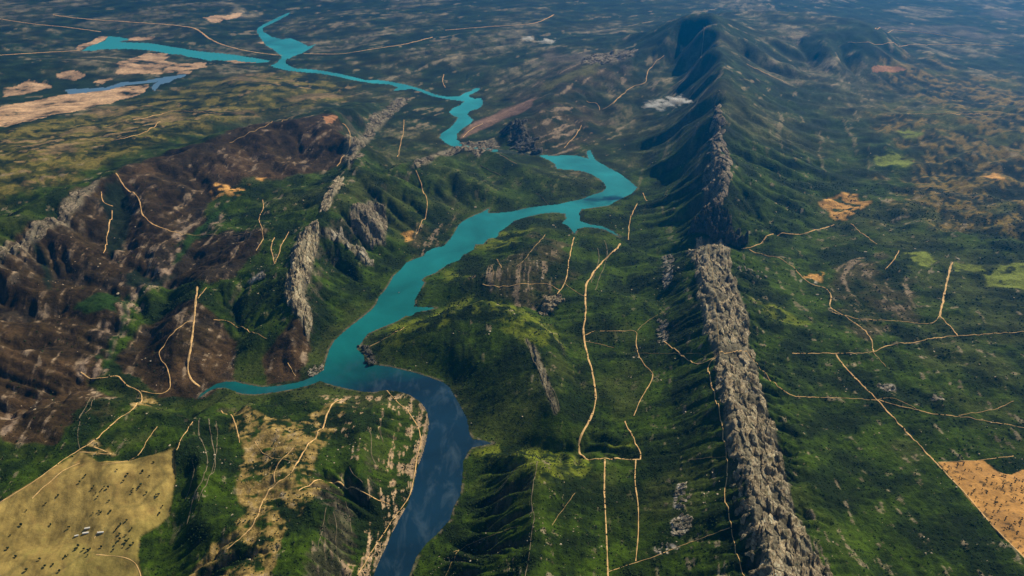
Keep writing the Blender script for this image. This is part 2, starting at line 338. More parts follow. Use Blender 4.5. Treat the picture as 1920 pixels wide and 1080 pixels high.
H2 = cub(H4, G2.nr, G2.nc)+fbm(G2.x, G2.y, 260, 4, 9, cell=G2.cell)*(4+20*cub(relief, G2.nr, G2.nc))*sstep(0, 200, wd2)
H2 = np.where(wd2 > 0, np.maximum(H2, 1.0), H2)
H2, AR2 = erode(H2, G2, wd2, 5, 0.06)
wd1 = cub(wd2, G1.nr, G1.nc); wd1 = water_dist(G1, wd1)
def px_mask(polys, Hf, g, soft):
    m = np.zeros(g.x.shape, bool)
    for P in polys:
        P = np.array(P, float); x, y = hit(P[:, 0], P[:, 1], Hf, g); m |= inside(np.stack([x, y], 1), g.x, g.y)
    return blur(m.astype(f32), soft)
SMOOTH = [[(-150,1000),(0,935),(60,898),(150,840),(250,855),(330,835),(335,900),(320,970),(270,1010),(270,1100),(180,1200),(-150,1250)],
          [(1490,760),(1640,765),(1760,860),(1900,855),(2100,870),(2150,1250),(1650,1250),(1560,1000),(1500,880)]]
SMOOTH += [[(700,650),(760,610),(850,572),(900,560),(1000,590),(1060,650),(1090,780),(1075,830),(940,825),(890,800),(850,720),(780,695),(700,680)],[(1000,862),(1105,865),(1112,1000),(1115,1150),(990,1150)]]
SM = px_mask(SMOOTH, H, G4, 4)
SB = np.clip(px_mask([[(1400,470),(1560,440),(1650,420),(1950,480),(2150,700),(2150,1200),(1600,1200),(1480,800)],[(-400,420),(0,385),(160,325),(280,278),(400,232),(520,205),(680,170),(640,120),(400,60),(0,60),(-400,100)]], H, G4, 6)*.55+px_mask([[(1190,470),(1285,475),(1310,600),(1335,720),(1360,900),(1400,1090),(1450,1250),(1190,1250)]], H, G4, 5)*.72, 0, 1)
SM = np.clip(np.maximum(np.maximum(SM*.85, SB), FAR4*.75), 0, 1); SM2 = cub(SM, G2.nr, G2.nc)
HB = blur(cub(H, G2.nr, G2.nc)+.25*cub(rough*10, G2.nr, G2.nc)*sstep(0, 200, wd2), 4); H2 = np.where(wd2 > 0, H2*(1-SM2)+np.maximum(HB, 1)*SM2, H2)
H1 = cub(H2, G1.nr, G1.nc); AR = cub(np.log(AR2), G1.nr, G1.nc)
REL = cub(cub(relief, G2.nr, G2.nc), G1.nr, G1.nc)

# ------------------------------------------------------------------ slope and grain of the land
def grad(h, g):
    gt = np.gradient(h, axis=1)/g.dx; gr = np.gradient(h, axis=0)/g.dr
    return gt, gr
X, Y = G1.x, G1.y
def hitpoly(P, Hf):
    P = np.array(P, float); x, y = hit(P[:, 0], P[:, 1], Hf); return np.stack([x, y], 1)

# strike of the beds: runs with the crests
sx, sy, ss, cc = [], [], [], []
STRIKE = CREST[:3]+CREST[5:7]+[[(1000,590,0),(1045,780,0)],[(1005,860,0),(985,1080,0)],[(380,800,0),(350,1000,0)],[(470,760,0),(440,1000,0)],[(620,800,0),(600,1050,0)],[(720,780,0),(700,900,0)],[(1160,500,0),(1180,1000,0)],[(1600,500,0),(1700,480,0)],[(1600,900,0),(1500,700,0)],[(0,300,0),(300,250,0)],[(300,120,0),(500,140,0)],[(700,80,0),(1000,50,0)],[(1700,100,0),(1900,150,0)]]
for pl in STRIKE:
    q = np.array(dense([(p[0], p[1], p[2]) for p in pl], 60)); a, b = at(q[:, 0], q[:, 1], q[:, 2])
    for k in range(len(a)-1):
        an = math.atan2(b[k+1]-b[k], a[k+1]-a[k]); sx.append(a[k]); sy.append(b[k]); ss.append(math.sin(2*an)); cc.append(math.cos(2*an))
sx, sy, ss, cc = map(np.array, (sx, sy, ss, cc))
S = np.zeros(G4.x.shape); Cn = np.zeros(G4.x.shape)
for k in range(len(sx)):
    wgt = 1/(((G4.x-sx[k])**2+(G4.y-sy[k])**2)/(G4.y**2)+2e-3)**1.5
    S += wgt*ss[k]; Cn += wgt*cc[k]
ANG = np.arctan2(cub(cub(S, G2.nr, G2.nc), G1.nr, G1.nc), cub(cub(Cn, G2.nr, G2.nc), G1.nr, G1.nc))/2
ANG = ANG+.25*fbm(X, Y, 900, 2, 40)
def lic(noise, vx, vy, n):
    """streaks: average the noise along a direction (world vectors)"""
    st, ct_ = np.sin(TH)[None], np.cos(TH)[None]
    gj = (vx*ct_-vy*st)/G1.dx; gi = (vx*st+vy*ct_)/G1.dr
    m = np.hypot(gi, gj)+1e-9; gi = (gi/m).astype(f32); gj = (gj/m).astype(f32)
    I, J = np.meshgrid(np.arange(NR, dtype=f32), np.arange(NC, dtype=f32), indexing='ij')
    out = noise.copy()
    for s in (1, -1):
        i, j = I.copy(), J.copy()
        for _ in range(n):
            a = np.clip(i, 0, NR-1).astype(np.int32); b = np.clip(j, 0, NC-1).astype(np.int32)
            i = i+s*gi[a, b]; j = j+s*gj[a, b]
            a = np.clip(i+.5, 0, NR-1).astype(np.int32); b = np.clip(j+.5, 0, NC-1).astype(np.int32)
            out = out+noise[a, b]
    out -= out.mean(); return (out/out.std()).astype(f32)
white = RNG.standard_normal((NR, NC)).astype(f32)
white2 = blur(RNG.standard_normal((NR, NC)).astype(f32), 3); white2 /= white2.std()
STR = lic(white+white2*.8, np.cos(ANG), np.sin(ANG), 16)
g2 = blur(white, 1); g2 /= g2.std(); spk = white2*.5+STR*.55
gt, gr = grad(blur(H1, 3), G1)
st_, ct_ = np.sin(TH)[None], np.cos(TH)[None]
GX = gt*ct_+gr*st_; GY = -gt*st_+gr*ct_
DRN = lic(white*.7+white2, GX+1e-6, GY, 11)

# ------------------------------------------------------------------ ground cover, painted crest light and gully shade: outlines traced on the land
REG = {
 'burnt': [[(-100,500),(0,470),(160,355),(300,285),(400,262),(540,220),(640,240),(662,270),(640,305),(600,322),(540,330),(520,345),(470,330),(440,345),(400,372),(385,420),(350,440),(420,438),(505,430),(480,470),(440,512),(380,530),(300,532),(240,560),(222,620),(200,700),(150,722),(80,760),(0,790),(-100,800)],
           [(240,660),(262,610),(310,590),(350,560),(420,600),(442,640),(435,712),(372,748),(300,742),(232,700)],
           [(495,720),(505,660),(540,600),(575,610),(585,650),(570,712)],[(215,745),(150,760),(110,830),(60,830),(0,830),(0,780),(150,700)]],
 'brown': [[(945,262),(985,215),(1060,180),(1150,195),(1130,230),(1100,270),(1060,292),(1000,292)],[(845,395),(830,460),(790,480),(770,470),(790,430)],
           [(880,530),(900,500),(960,480),(1020,440),(1070,460),(1060,520),(1040,570),(960,560),(900,550)],[(1570,560),(1560,500),(1640,480),(1720,520),(1700,600),(1600,600)],[(1600,570),(1620,600),(1700,615),(1640,650)],[(150,760),(230,735),(265,740),(215,800),(170,820),(120,800)],[(950,200),(1000,150),(1100,110),(1180,100),(1180,150),(1060,180)]],
 'pink': [[(870,240),(905,220),(960,198),(1005,184),(1000,200),(940,225),(890,250),(865,262)]],
 'dry': [[(440,770),(500,780),(560,790),(612,760),(640,752),(625,800),(600,850),(570,890),(620,900),(560,960),(530,1020),(480,1100),(380,1100),(440,1040),(470,960),(450,900),(460,850),(430,800)],[(255,735),(290,745),(285,765),(262,772)],[(330,1100),(370,1060),(420,1010),(470,990),(470,1020),(430,1060),(420,1100)],[(160,835),(190,820),(220,850),(180,850)]],
 'field_dry': [[(-80,990),(0,942),(60,905),(150,845),(185,868),(250,862),(325,840),(328,900),(318,965),(290,990),(262,1008),(258,1045),(270,1095),(180,1150),(-100,1200)]],
 'field_tan': [[(1758,867),(1842,862),(1868,884),(1895,890),(1920,880),(2000,900),(2040,1180),(1990,1120),(1920,1045),(1860,983),(1800,915)]],
 'field_red': [[(605,217),(633,217),(612,233)],[(1634,124),(1665,122),(1700,132),(1665,135),(1637,134)]],
 'tan_far': [[(217,120),(255,105),(280,101),(315,103),(312,112),(330,120),(385,118),(392,125),(340,133),(300,138),(218,138),(225,129)],[(98,140),(132,133),(167,140),(140,151)],[(0,165),(30,160),(60,150),(90,156),(97,166),(60,172),(30,178),(0,182)],
             [(-60,215),(0,200),(60,190),(130,178),(200,166),(278,160),(275,172),(200,195),(100,215),(40,231),(-60,245)],[(172,154),(205,146),(212,150),(190,158)],[(330,133),(355,134),(350,140),(325,140)],[(410,114),(450,113),(500,118),(440,119)],[(150,85),(190,70),(205,70),(200,78),(170,90),(140,96)],[(240,71),(285,69),(290,74),(250,77)],[(380,34),(450,24),(460,30),(400,42)],[(487,80),(505,78),(528,90),(510,92)]],
 'wash': [[(335,400),(352,425),(350,455),(335,500),(300,540),(258,570),(238,620),(222,680),(205,700),(150,715),(150,680),(190,640),(205,580),(235,535),(290,515),(315,490),(325,450),(330,420)],[(385,420),(420,395),(432,400),(400,430),(375,445)],[(0,770),(40,775),(20,800),(0,820)]],
 'far_pale': [[(1610,42),(1690,41),(1760,62),(1700,62),(1650,52)],[(1750,47),(1840,55),(1880,78),(1800,72)],[(1830,18),(1930,20),(1930,30),(1860,32)],[(1000,110),(1100,95),(1120,110),(1010,130)]],
 'gully': [[(196,352),(215,334),(232,355),(240,380),(246,430),(234,470),(208,480),(196,458),(206,420),(188,390)],[(66,432),(82,470),(96,520),(92,548),(80,530),(76,490),(58,450)],[(250,500),(300,520),(340,510),(280,535),(230,530)]],  # valleys whose deep shade is painted dark
 'creek': [[(430,384),(392,418),(362,452),(336,490),(322,500),(328,485),(350,445),(385,412),(425,380)],[(232,556),(244,548),(232,610),(216,655),(208,690),(202,690),(208,655),(226,605)],[(140,578),(200,550),(225,552),(215,580),(165,590)]],
 'orange': [[(1535,380),(1550,362),(1600,362),(1630,378),(1622,400),(1590,412),(1560,414),(1553,398)],[(1825,330),(1850,322),(1885,332),(1865,340)],[(755,440),(785,435),(775,452),(762,456)],[(150,862),(165,858),(162,872),(148,875)],[(1530,505),(1510,520),(1540,528)],[(390,350),(430,340),(465,350),(440,365),(400,375)],[(470,335),(495,330),(490,345)]],
 'ygreen': [[(1697,475),(1740,470),(1762,488),(1740,505),(1710,492)],[(1785,490),(1840,498),(1848,510),(1790,512)],[(1840,518),(1870,500),(1925,492),(1990,520),(1920,545),(1850,540)],[(1640,290),(1680,285),(1720,300),(1690,315),(1650,310)],[(1675,245),(1705,240),(1730,250),(1690,256)]],
 'plain_l': [[(-400,420),(0,385),(160,325),(280,278),(400,232),(520,205),(640,190),(680,170),(640,150),(540,135),(400,150),(300,178),(180,205),(60,235),(-400,330)]],
 'plain_r': [[(1640,250),(1720,300),(1690,380),(1740,420),(1860,440),(2100,470),(2100,180),(1900,160),(1760,110),(1660,110),(1640,140),(1720,190)]],
 'olive_mid': [[(1010,165),(1100,125),(1150,95),(1180,95),(1120,130),(1040,165),(1000,172)]],
 'sunlit_green': [[(885,848),(920,833),(1000,845),(1110,862),(1100,888),(1020,905),(960,878),(910,862)],[(700,650),(740,615),(850,562),(900,555),(960,570),(1040,620),(1060,660),(1000,640),(930,600),(880,590),(800,620),(740,652)],[(880,470),(960,460),(1000,425),(930,440)],[(820,510),(900,505),(880,520),(830,525)],[(1140,835),(1200,820),(1200,835),(1140,848)],[(1400,560),(1460,572),(1520,605),(1450,600)]],
 'white': [[(1262,975),(1280,965),(1303,968),(1298,990),(1280,1008),(1263,1003)],[(1228,1022),(1260,1017),(1276,1022),(1270,1033),(1235,1036)],[(480,520),(495,512),(495,522),(470,530),(462,530)],[(1645,722),(1675,720),(1678,730),(1655,731)],[(1745,742),(1768,744),(1772,752),(1750,750)],[(1500,522),(1535,520),(1530,530),(1508,530)],[(1240,480),(1256,480),(1254,540),(1246,545)],[(1236,605),(1250,600),(1250,640),(1240,642)],[(1266,905),(1282,905),(1278,955),(1266,950)]],
}
REG['rock'] = [[(1290,470),(1305,530),(1320,600),(1335,660),(1345,720),(1355,790),(1372,850),(1395,900),(1408,960),(1425,1020),(1440,1100),(1560,1100),(1522,1020),(1502,980),(1482,920),(1467,860),(1450,800),(1435,750),(1420,690),(1402,640),(1400,590),(1370,510),(1360,452),(1310,450)],
 [(1290,440),(1320,395),(1350,395),(1400,455),(1380,465),(1340,450)],
 [(1325,330),(1340,240),(1352,240),(1350,300),(1345,350),(1340,395),(1318,395)],
 [(535,550),(545,490),(560,440),(590,415),(600,430),(595,470),(580,520),(572,560),(583,600),(578,640),(565,600),(545,590)],
 [(600,395),(635,330),(640,345),(618,390)],
 [(655,400),(690,375),(720,385),(725,430),(720,460),(690,465),(660,430)],
 [(600,428),(640,440),(690,475),(700,500),(685,500),(650,460),(605,440)],
 [(0,478),(60,430),(120,378),(165,352),(200,330),(130,400),(80,445),(0,490)],
 [(945,250),(960,228),(990,240),(1012,290),(990,290),(960,270)],
 [(1085,118),(1120,100),(1185,92),(1190,105),(1130,120)],
 [(775,320),(800,295),(860,270),(920,262),(935,275),(900,295),(850,290),(800,310)],
 [(660,320),(640,290),(690,225),(745,182),(765,190),(700,250)],
 [(670,650),(682,660),(690,690),(705,684),(690,650)],
 [(1020,560),(1045,550),(1060,560),(1035,585),(1010,590)],
 [(600,250),(640,235),(655,260),(640,300),(620,310),(630,270)][:0] or [(985,630),(1000,640),(1050,770),(1040,780),(1010,700)],
]
Hs = H1.copy()
WPX, WPY = fbm(X, Y, 420, 4, 61, .6, G1.cell), fbm(X, Y, 420, 4, 71, .6, G1.cell)
def region(name, warp=30.0, soft=2, noise=0.0):
    m = np.zeros(X.shape, bool)
    for P in REG[name]:
        Q = hitpoly(P, Hs)
        wx = warp*Y/5500
        m |= inside(Q, X+WPX*wx, Y+WPY*wx)
    return blur(m.astype(f32), soft) if soft else m
M_ = {k: region(k, w, s) for k, w, s in [('burnt', 55, 2), ('brown', 150, 5), ('pink', 25, 1), ('wash', 60, 2), ('far_pale', 200, 3), ('white', 35, 1), ('gully', 25, 2), ('creek', 18, 1), ('dry', 90, 2), ('field_dry', 3, 1), ('field_tan', 3, 0), ('field_red', 1, 0), ('tan_far', 28, 0), ('orange', 60, 1), ('ygreen', 45, 1), ('plain_l', 120, 6), ('plain_r', 300, 8), ('olive_mid', 60, 3), ('sunlit_green', 60, 6), ('rock', 22, 1)]}
M_['tan_far'] = M_['tan_far'].astype(f32); M_['field_tan'] = M_['field_tan'].astype(f32); M_['field_red'] = M_['field_red'].astype(f32)

SM_full = cub(SM2, NR, NC)*.8
# finer relief: bedding steps on rock, runnels on slopes
fields = np.clip(M_['field_dry']+M_['field_tan']+M_['field_red']+M_['ygreen'], 0, 1)
slope0 = np.hypot(GX, GY)
cellv = G1.cell
det = (fbm(X, Y, 120, 3, 21, .55, cellv)*7*(.25+REL)+ DRN*np.minimum(cellv*.16, 6)*(.15+1.6*np.clip(slope0, 0, .6)) + STR*np.minimum(cellv*.14, 5)*(.25+.8*REL) + STR*np.minimum(cellv*.75, 16)*M_['rock']+g2*np.minimum(cellv*.35, 6)*M_['rock'])
land = sstep(0, 60, wd1)
rid = (1-np.abs(fbm(X, Y, 340, 4, 531, .55, cellv))*2.4).clip(-1, 1)
H1 = H1-rid*land*(M_['burnt']*11+REL*(1-M_['burnt'])*3)*(1-SM_full)
H1 = H1+(M_['field_dry'].astype(float)*fbm(X, Y, 420, 4, 501, .5)*18+M_['field_tan']*fbm(X, Y, 300, 3, 511, .5)*3)*land
H1 = H1+det*land*(1-.8*fields)
H1 = np.where(wd1 > 0, np.maximum(H1, 1.2), H1)
H1 = np.where((wd1 > 0) & (wd1 < 700) & (Y > 8600) & (X < -700), np.minimum(H1, 2+.05*wd1), H1)
for P, z in ((WL, 12.), (WP, 12.)):
    ins = inside(P, X, Y); H1 = np.where(ins, 9.0, H1)
    dp = cub(cub(seg_dist(P, G4.x, G4.y), G2.nr, G2.nc), G1.nr, G1.nc)
    m = (~ins) & (H1 < 13.5) & (wd1 > 0) & (dp < 350); H1 = np.where(m, 13.5, H1)

# ------------------------------------------------------------------ ground colours, with crest light and gully shade painted in
col = np.zeros((NR, NC, 3), f32)
def c3(r, g, b): return np.array([r, g, b], f32)
def mixc(m, c):
    global col
    m = np.clip(m, 0, 1)[..., None].astype(f32); col = col*(1-m)+c*m
n1 = fbm(X, Y, 1500, 4, 101, .6); n2 = fbm(X, Y, 350, 4, 111, .65, cellv); n3 = fbm(X, Y, 90, 3, 121, .7, cellv); n4 = fbm(X, Y, 2600, 3, 131, .5)
mot = np.clip(.5+n2*.9+STR*.12+DRN*.10, 0, 1)
col[:] = c3(.011, .026, .002)
col = col*(1-mot[..., None])+c3(.044, .084, .003)*mot[..., None]
mixc(sstep(.15, .75, n1+.4*n2)*.55, c3(.060, .070, .022))
gt, gr = grad(H1, G1); GX = gt*ct_+gr*st_; GY = -gt*st_+gr*ct_; slope = np.hypot(GX, GY)
mixc(sstep(.1, .5, -n2+.3*DRN)*.6, c3(.008, .019, .005))                              # scrub
mixc(sstep(12.6, 15.5, AR+.3*n3)*.55*(1-M_['plain_l']), c3(.008, .021, .005))          # damp thickets along stream beds
farm = sstep(6500, 10500, Y)
mixc(farm*.75, (c3(.018, .034, .020)*(1-sstep(-.3, .5, n1+.5*n4)[..., None])+c3(.050, .056, .026)*sstep(-.3, .5, n1+.5*n4)[..., None])*(1+.5*n2[..., None]))
fl = sstep(.22, .75, n2*.7+n1*.6+n3*.3+.04*STR+.12*g2)*farm
mixc(fl*.7*sstep(-.3, .7, spk+n2+.5*g2), c3(.17, .155, .085))
mixc(farm*sstep(1.3, 1.9, spk+.8*n2)*.6, c3(.40, .32, .20))
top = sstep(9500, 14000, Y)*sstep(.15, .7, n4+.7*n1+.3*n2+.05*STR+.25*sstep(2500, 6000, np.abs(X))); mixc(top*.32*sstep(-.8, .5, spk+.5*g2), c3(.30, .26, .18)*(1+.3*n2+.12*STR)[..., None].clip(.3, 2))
mixc(M_['sunlit_green']*.8*sstep(-.6, .3, n3+n2), c3(.16, .20, .016))  # sunlit rim of crests and tops, painted as brighter green
# burnt ground
bm = M_['burnt']; mixc(bm*.93, c3(.044, .027, .012)*(1+.35*n2+.12*STR+.10*DRN)[..., None].clip(.4, 2))
mixc(bm*sstep(.2, .8, n1+.5*n2)*.6, c3(.100, .060, .028)); mixc(bm*sstep(.35, .7, -n1*.6+n2)*.6, c3(.030, .026, .022))
bl = bm*sstep(9500, 5500, Y+.5*X)*0+bm*sstep(.5, 1.2, STR*.5+n3+.25*n2)*.5
mixc(bl, c3(.22, .165, .115)); mixc(bm*sstep(1.3, 1.9, spk+.6*n2+.5*n3)*.8, c3(.34, .26, .18))
mixc(M_['brown']*.7*sstep(-.6, .4, n2), c3(.070, .050, .032)*(1+.2*STR)[..., None].clip(.4, 2))
mixc(M_['brown']*sstep(.8, 1.5, STR*.8+n3+.4*n2)*.8, c3(.33, .25, .17))
mixc(M_['wash']*sstep(-.2, .9, spk*.8+n3+.5*n2)*.85, c3(.36, .27, .20)); mixc(M_['wash']*sstep(.1, .6, -n2-.3*spk)*.8, c3(.018, .040, .008))
mixc(M_['gully']*.93, c3(.009, .020, .010)); mixc(M_['creek']*.85, c3(.020, .060, .008))  # gully: deep valley shadow painted into the ground; creek: green stream line
mixc(M_['pink']*.9, c3(.24, .15, .11)*(1+.15*STR)[..., None])
# plains
pl = M_['plain_l']; mixc(pl*.85, c3(.075, .078, .016)*(1+.5*n2)[..., None].clip(.3, 2))
mixc(pl*sstep(.0, .35, n2+.25*n3+.2*spk+.22*g2)*.8, c3(.23, .19, .045)); mixc(pl*sstep(.1, .4, -n2+.4*n3+.2*spk+.25*g2-.2*n1)*.9, c3(.010, .020, .008)); mixc(pl*sstep(1.0, 1.5, spk+n1)*.7, c3(.40, .28, .13))
mixc(pl*sstep(.35, .6, n1+.3*n3)*.5, c3(.26, .18, .09))
pr = M_['plain_r']; mixc(pr*.7, c3(.080, .068, .028)*(1+.5*n2)[..., None].clip(.3, 2))
mixc(pr*sstep(.1, .6, n2+.5*n3+.25*spk+.4*g2)*.8, c3(.26, .18, .04)); mixc(pr*sstep(.1, .5, -n2+.4*n3-.25*spk-.4*g2)*.9, c3(.012, .020, .008))
mixc(pr*sstep(.2, .5, n1-.3*n2)*.5, c3(.12, .14, .03))
mixc(M_['olive_mid']*.8, c3(.13, .13, .04))
# dry grass
dg = M_['dry']; mixc(dg*sstep(-.45, .15, n2*.7+n3*.8+.12*STR), c3(.30, .215, .07)*(1+.25*n3)[..., None].clip(.4, 1.6))
mixc(dg*sstep(.5, .9, n3+.4*n2+.2*STR)*.6, c3(.46, .34, .17))
# scars of bare pale soil on the spur banks
bank = np.exp(-((wd1-60)/90)**2)*sstep(7000, 4200, Y)
west = sstep(-150, -500, X-.0*Y)
near_w = inside(hitpoly([(600,740),(810,740),(815,800),(800,860),(770,960),(690,1100),(560,1100),(600,980),(640,880)], Hs), X, Y).astype(f32)
near_w = blur(near_w, 4)
mixc(near_w*sstep(.65, 1.05, STR*.42+n3*.8+.3*n2+.75*sstep(220, 20, wd1)), c3(.50, .36, .22))
mixc(sstep(.95, 1.25, STR*.35+n3+.35*n2)*REL*.8*(1-farm)*(1-bm), c3(.30, .25, .17))
mixc(sstep(24, 6, wd1)*sstep(0, 3, wd1)*sstep(-.25, .3, n3+n2)*.8, c3(.17, .145, .10))
# steep bare cliffs
mixc(sstep(.95, 1.5, slope+.2*n3)*.55, c3(.125, .105, .08)*(1+.25*STR)[..., None].clip(.4, 2))
mixc(M_['rock']*.88, c3(.21, .185, .13)*(1+.20*STR+.25*n3)[..., None].clip(.35, 1.6))
mixc(M_['white']*sstep(-.3, .3, n3+.4*g2)*.95, c3(.60, .54, .46))
# fields
fdr = M_['field_dry']; mixc(fdr, c3(.33, .245, .075)*(1+.22*n2+.2*n3+.12*DRN+.10*STR)[..., None].clip(.5, 1.5))
mixc(fdr*sstep(.15, .6, n2*.6+.7*n4+.08*DRN)*.6, c3(.19, .115, .04)); mixc(fdr*sstep(.2, .55, -n1+.3*n3+.05*DRN)*.4, c3(.17, .17, .04))
mixc(fdr*sstep(.72, .98, 1-np.abs(fbm(X, Y, 520, 3, 521, .5))*3.2)*.45, c3(.12, .105, .035))
ft = M_['field_tan']; mixc(ft, c3(.56, .30, .09)*(1+.16*n3+.10*n2+.05*STR)[..., None].clip(.5, 1.4)); mixc(ft*sstep(.1, .6, -n2+.5*n3+.25*spk)*.6, c3(.36, .20, .075)); mixc(ft*sstep(1.3, 1.9, g2+spk*.6)*.8, c3(.10, .07, .03))
mixc(M_['field_red'], c3(.42, .21, .10))
mixc(M_['far_pale']*.6, c3(.19, .155, .12)*(1+.3*n2)[..., None].clip(.4, 1.6))
mixc(M_['tan_far']*sstep(-.9, -.3, n3+n2*.7+.4*spk), c3(.58, .38, .22)*(1+.4*n2+.2*n3+.22*STR)[..., None].clip(.4, 1.4))
mixc(M_['orange']*sstep(-.35, .05, n3+.5*n2), c3(.62, .34, .10)*(1+.3*n3)[..., None].clip(.5, 1.4))
mixc(M_['ygreen']*sstep(-.55, -.2, n3+.5*n2), c3(.20, .25, .04))
mixc((wd1 < 0).astype(f32), c3(.03, .05, .04))
col = np.clip(col, .004, .8)

# ------------------------------------------------------------------ materials
def new_mat(name):
    m = bpy.data.materials.new(name); m.use_nodes = True; nt = m.node_tree; nt.nodes.clear()
    out = nt.nodes.new('ShaderNodeOutputMaterial'); b = nt.nodes.new('ShaderNodeBsdfPrincipled')
    nt.links.new(b.outputs[0], out.inputs[0]); b.inputs['Roughness'].default_value = .95
    b.inputs['Specular IOR Level'].default_value = .1
    return m, nt, b, out
def N(nt, t, **kw):
    n = nt.nodes.new(t)
    for k, v in kw.items():
        if k in n.inputs.keys(): n.inputs[k].default_value = v
        else: setattr(n, k, v)
    return n
def noise(nt, vec, scale, detail=5, rough=.6, dist=0.0):
    n = N(nt, 'ShaderNodeTexNoise', Scale=scale, Detail=detail, Roughness=rough, Distortion=dist)
    nt.links.new(vec, n.inputs['Vector']); return n.outputs['Fac']
def ramp(nt, fac, stops):
    r = nt.nodes.new('ShaderNodeValToRGB'); e = r.color_ramp.elements
    while len(e) < len(stops): e.new(.5)
    for q, (p, c) in zip(e, stops): q.position = p; q.color = (c, c, c, 1) if not isinstance(c, tuple) else (*c, 1)
    nt.links.new(fac, r.inputs[0]); return r.outputs[0]
def mul(nt, a, b, fac=1.0, mode='MULTIPLY'):
    m = N(nt, 'ShaderNodeMix', data_type='RGBA', blend_type=mode); m.inputs[0].default_value = fac
    nt.links.new(a, m.inputs[6]); nt.links.new(b, m.inputs[7]); return m.outputs[2]
def ground_mat(name, lo=.45, hi=1.5, bump=3.0):
    m, nt, b, out = new_mat(name)
    geo = nt.nodes.new('ShaderNodeNewGeometry'); pos = geo.outputs['Position']
    at_ = N(nt, 'ShaderNodeVertexColor', layer_name='col')
    c = mul(nt, at_.outputs[0], ramp(nt, noise(nt, pos, .035, 6, .72), [(.30, lo), (.70, hi)]))
    c = mul(nt, c, ramp(nt, noise(nt, pos, .006, 4, .6), [(.30, .75), (.70, 1.25)]))
    nt.links.new(c, b.inputs['Base Color'])
    bp = N(nt, 'ShaderNodeBump', Strength=1.0, Distance=bump)
    nt.links.new(noise(nt, pos, .05, 6, .7), bp.inputs['Height']); nt.links.new(bp.outputs[0], b.inputs['Normal'])
    return m
MAT_G = ground_mat('hill_vegetation', .45, 1.5, 12.0)
MAT_F = ground_mat('dry_field_ground', .8, 1.2, 4.0)

# ------------------------------------------------------------------ build the land as meshes sharing one height field
def tag(o, label=None, cat=None, group=None, kind=None):
    if label: o['label'] = label
    if cat: o['category'] = cat
    if group: o['group'] = group
    if kind: o['kind'] = kind
    return o
def mesh_obj(name, verts, faces, mat, parent=None, smooth=True, colr=None):
    """faces: (n,3) or (n,4) int array"""
    me = bpy.data.meshes.new(name); verts = np.asarray(verts, f32); faces = np.asarray(faces, np.int32); k = faces.shape[1]
    me.vertices.add(len(verts)); me.vertices.foreach_set('co', verts.ravel())
    me.loops.add(faces.size); me.loops.foreach_set('vertex_index', faces.ravel())
    me.polygons.add(len(faces)); me.polygons.foreach_set('loop_start', np.arange(0, faces.size, k, dtype=np.int32))
    me.polygons.foreach_set('loop_total', np.full(len(faces), k, np.int32))
    me.update(calc_edges=True)
    if smooth: me.polygons.foreach_set('use_smooth', np.ones(len(faces), bool))
    if colr is not None:
        ca = me.color_attributes.new('col', 'FLOAT_COLOR', 'POINT')
        ca.data.foreach_set('color', np.concatenate([colr, np.ones((len(colr), 1), f32)], 1).astype(f32).ravel())
    me.materials.append(mat)
    o = bpy.data.objects.new(name, me); C.objects.link(o)
    if parent: o.parent = parent
    return o
V = np.stack([X, Y, H1], -1).reshape(-1, 3).astype(f32); CV = col.reshape(-1, 3)
ids = np.arange(NR*NC).reshape(NR, NC)
F = np.stack([ids[:-1, :-1], ids[:-1, 1:], ids[1:, 1:], ids[1:, :-1]], -1).reshape(-1, 4)
own = np.zeros((NR-1, NC-1), np.int32)
cen = lambda m: (m[:-1, :-1]+m[1:, 1:]+m[:-1, 1:]+m[1:, :-1])/4
own[cen(M_['field_dry']) > .5] = 1; own[cen(M_['field_tan']) > .5] = 2
def sheet(name, sel, mat, kind='structure'):
    f = F[sel.ravel()]; u, inv = np.unique(f, return_inverse=True)
    o = mesh_obj(name, V[u], inv.reshape(-1, 4), mat, colr=CV[u]); o['kind'] = kind; return o
sheet('ground', own == 0, MAT_G)
sheet('dry_grass_field', own == 1, MAT_F)['label'] = 'golden dry grass field with dark dots of trees in the near corner'
sheet('sandy_field', own == 2, MAT_F)['label'] = 'bright sandy orange field beside the straight track'

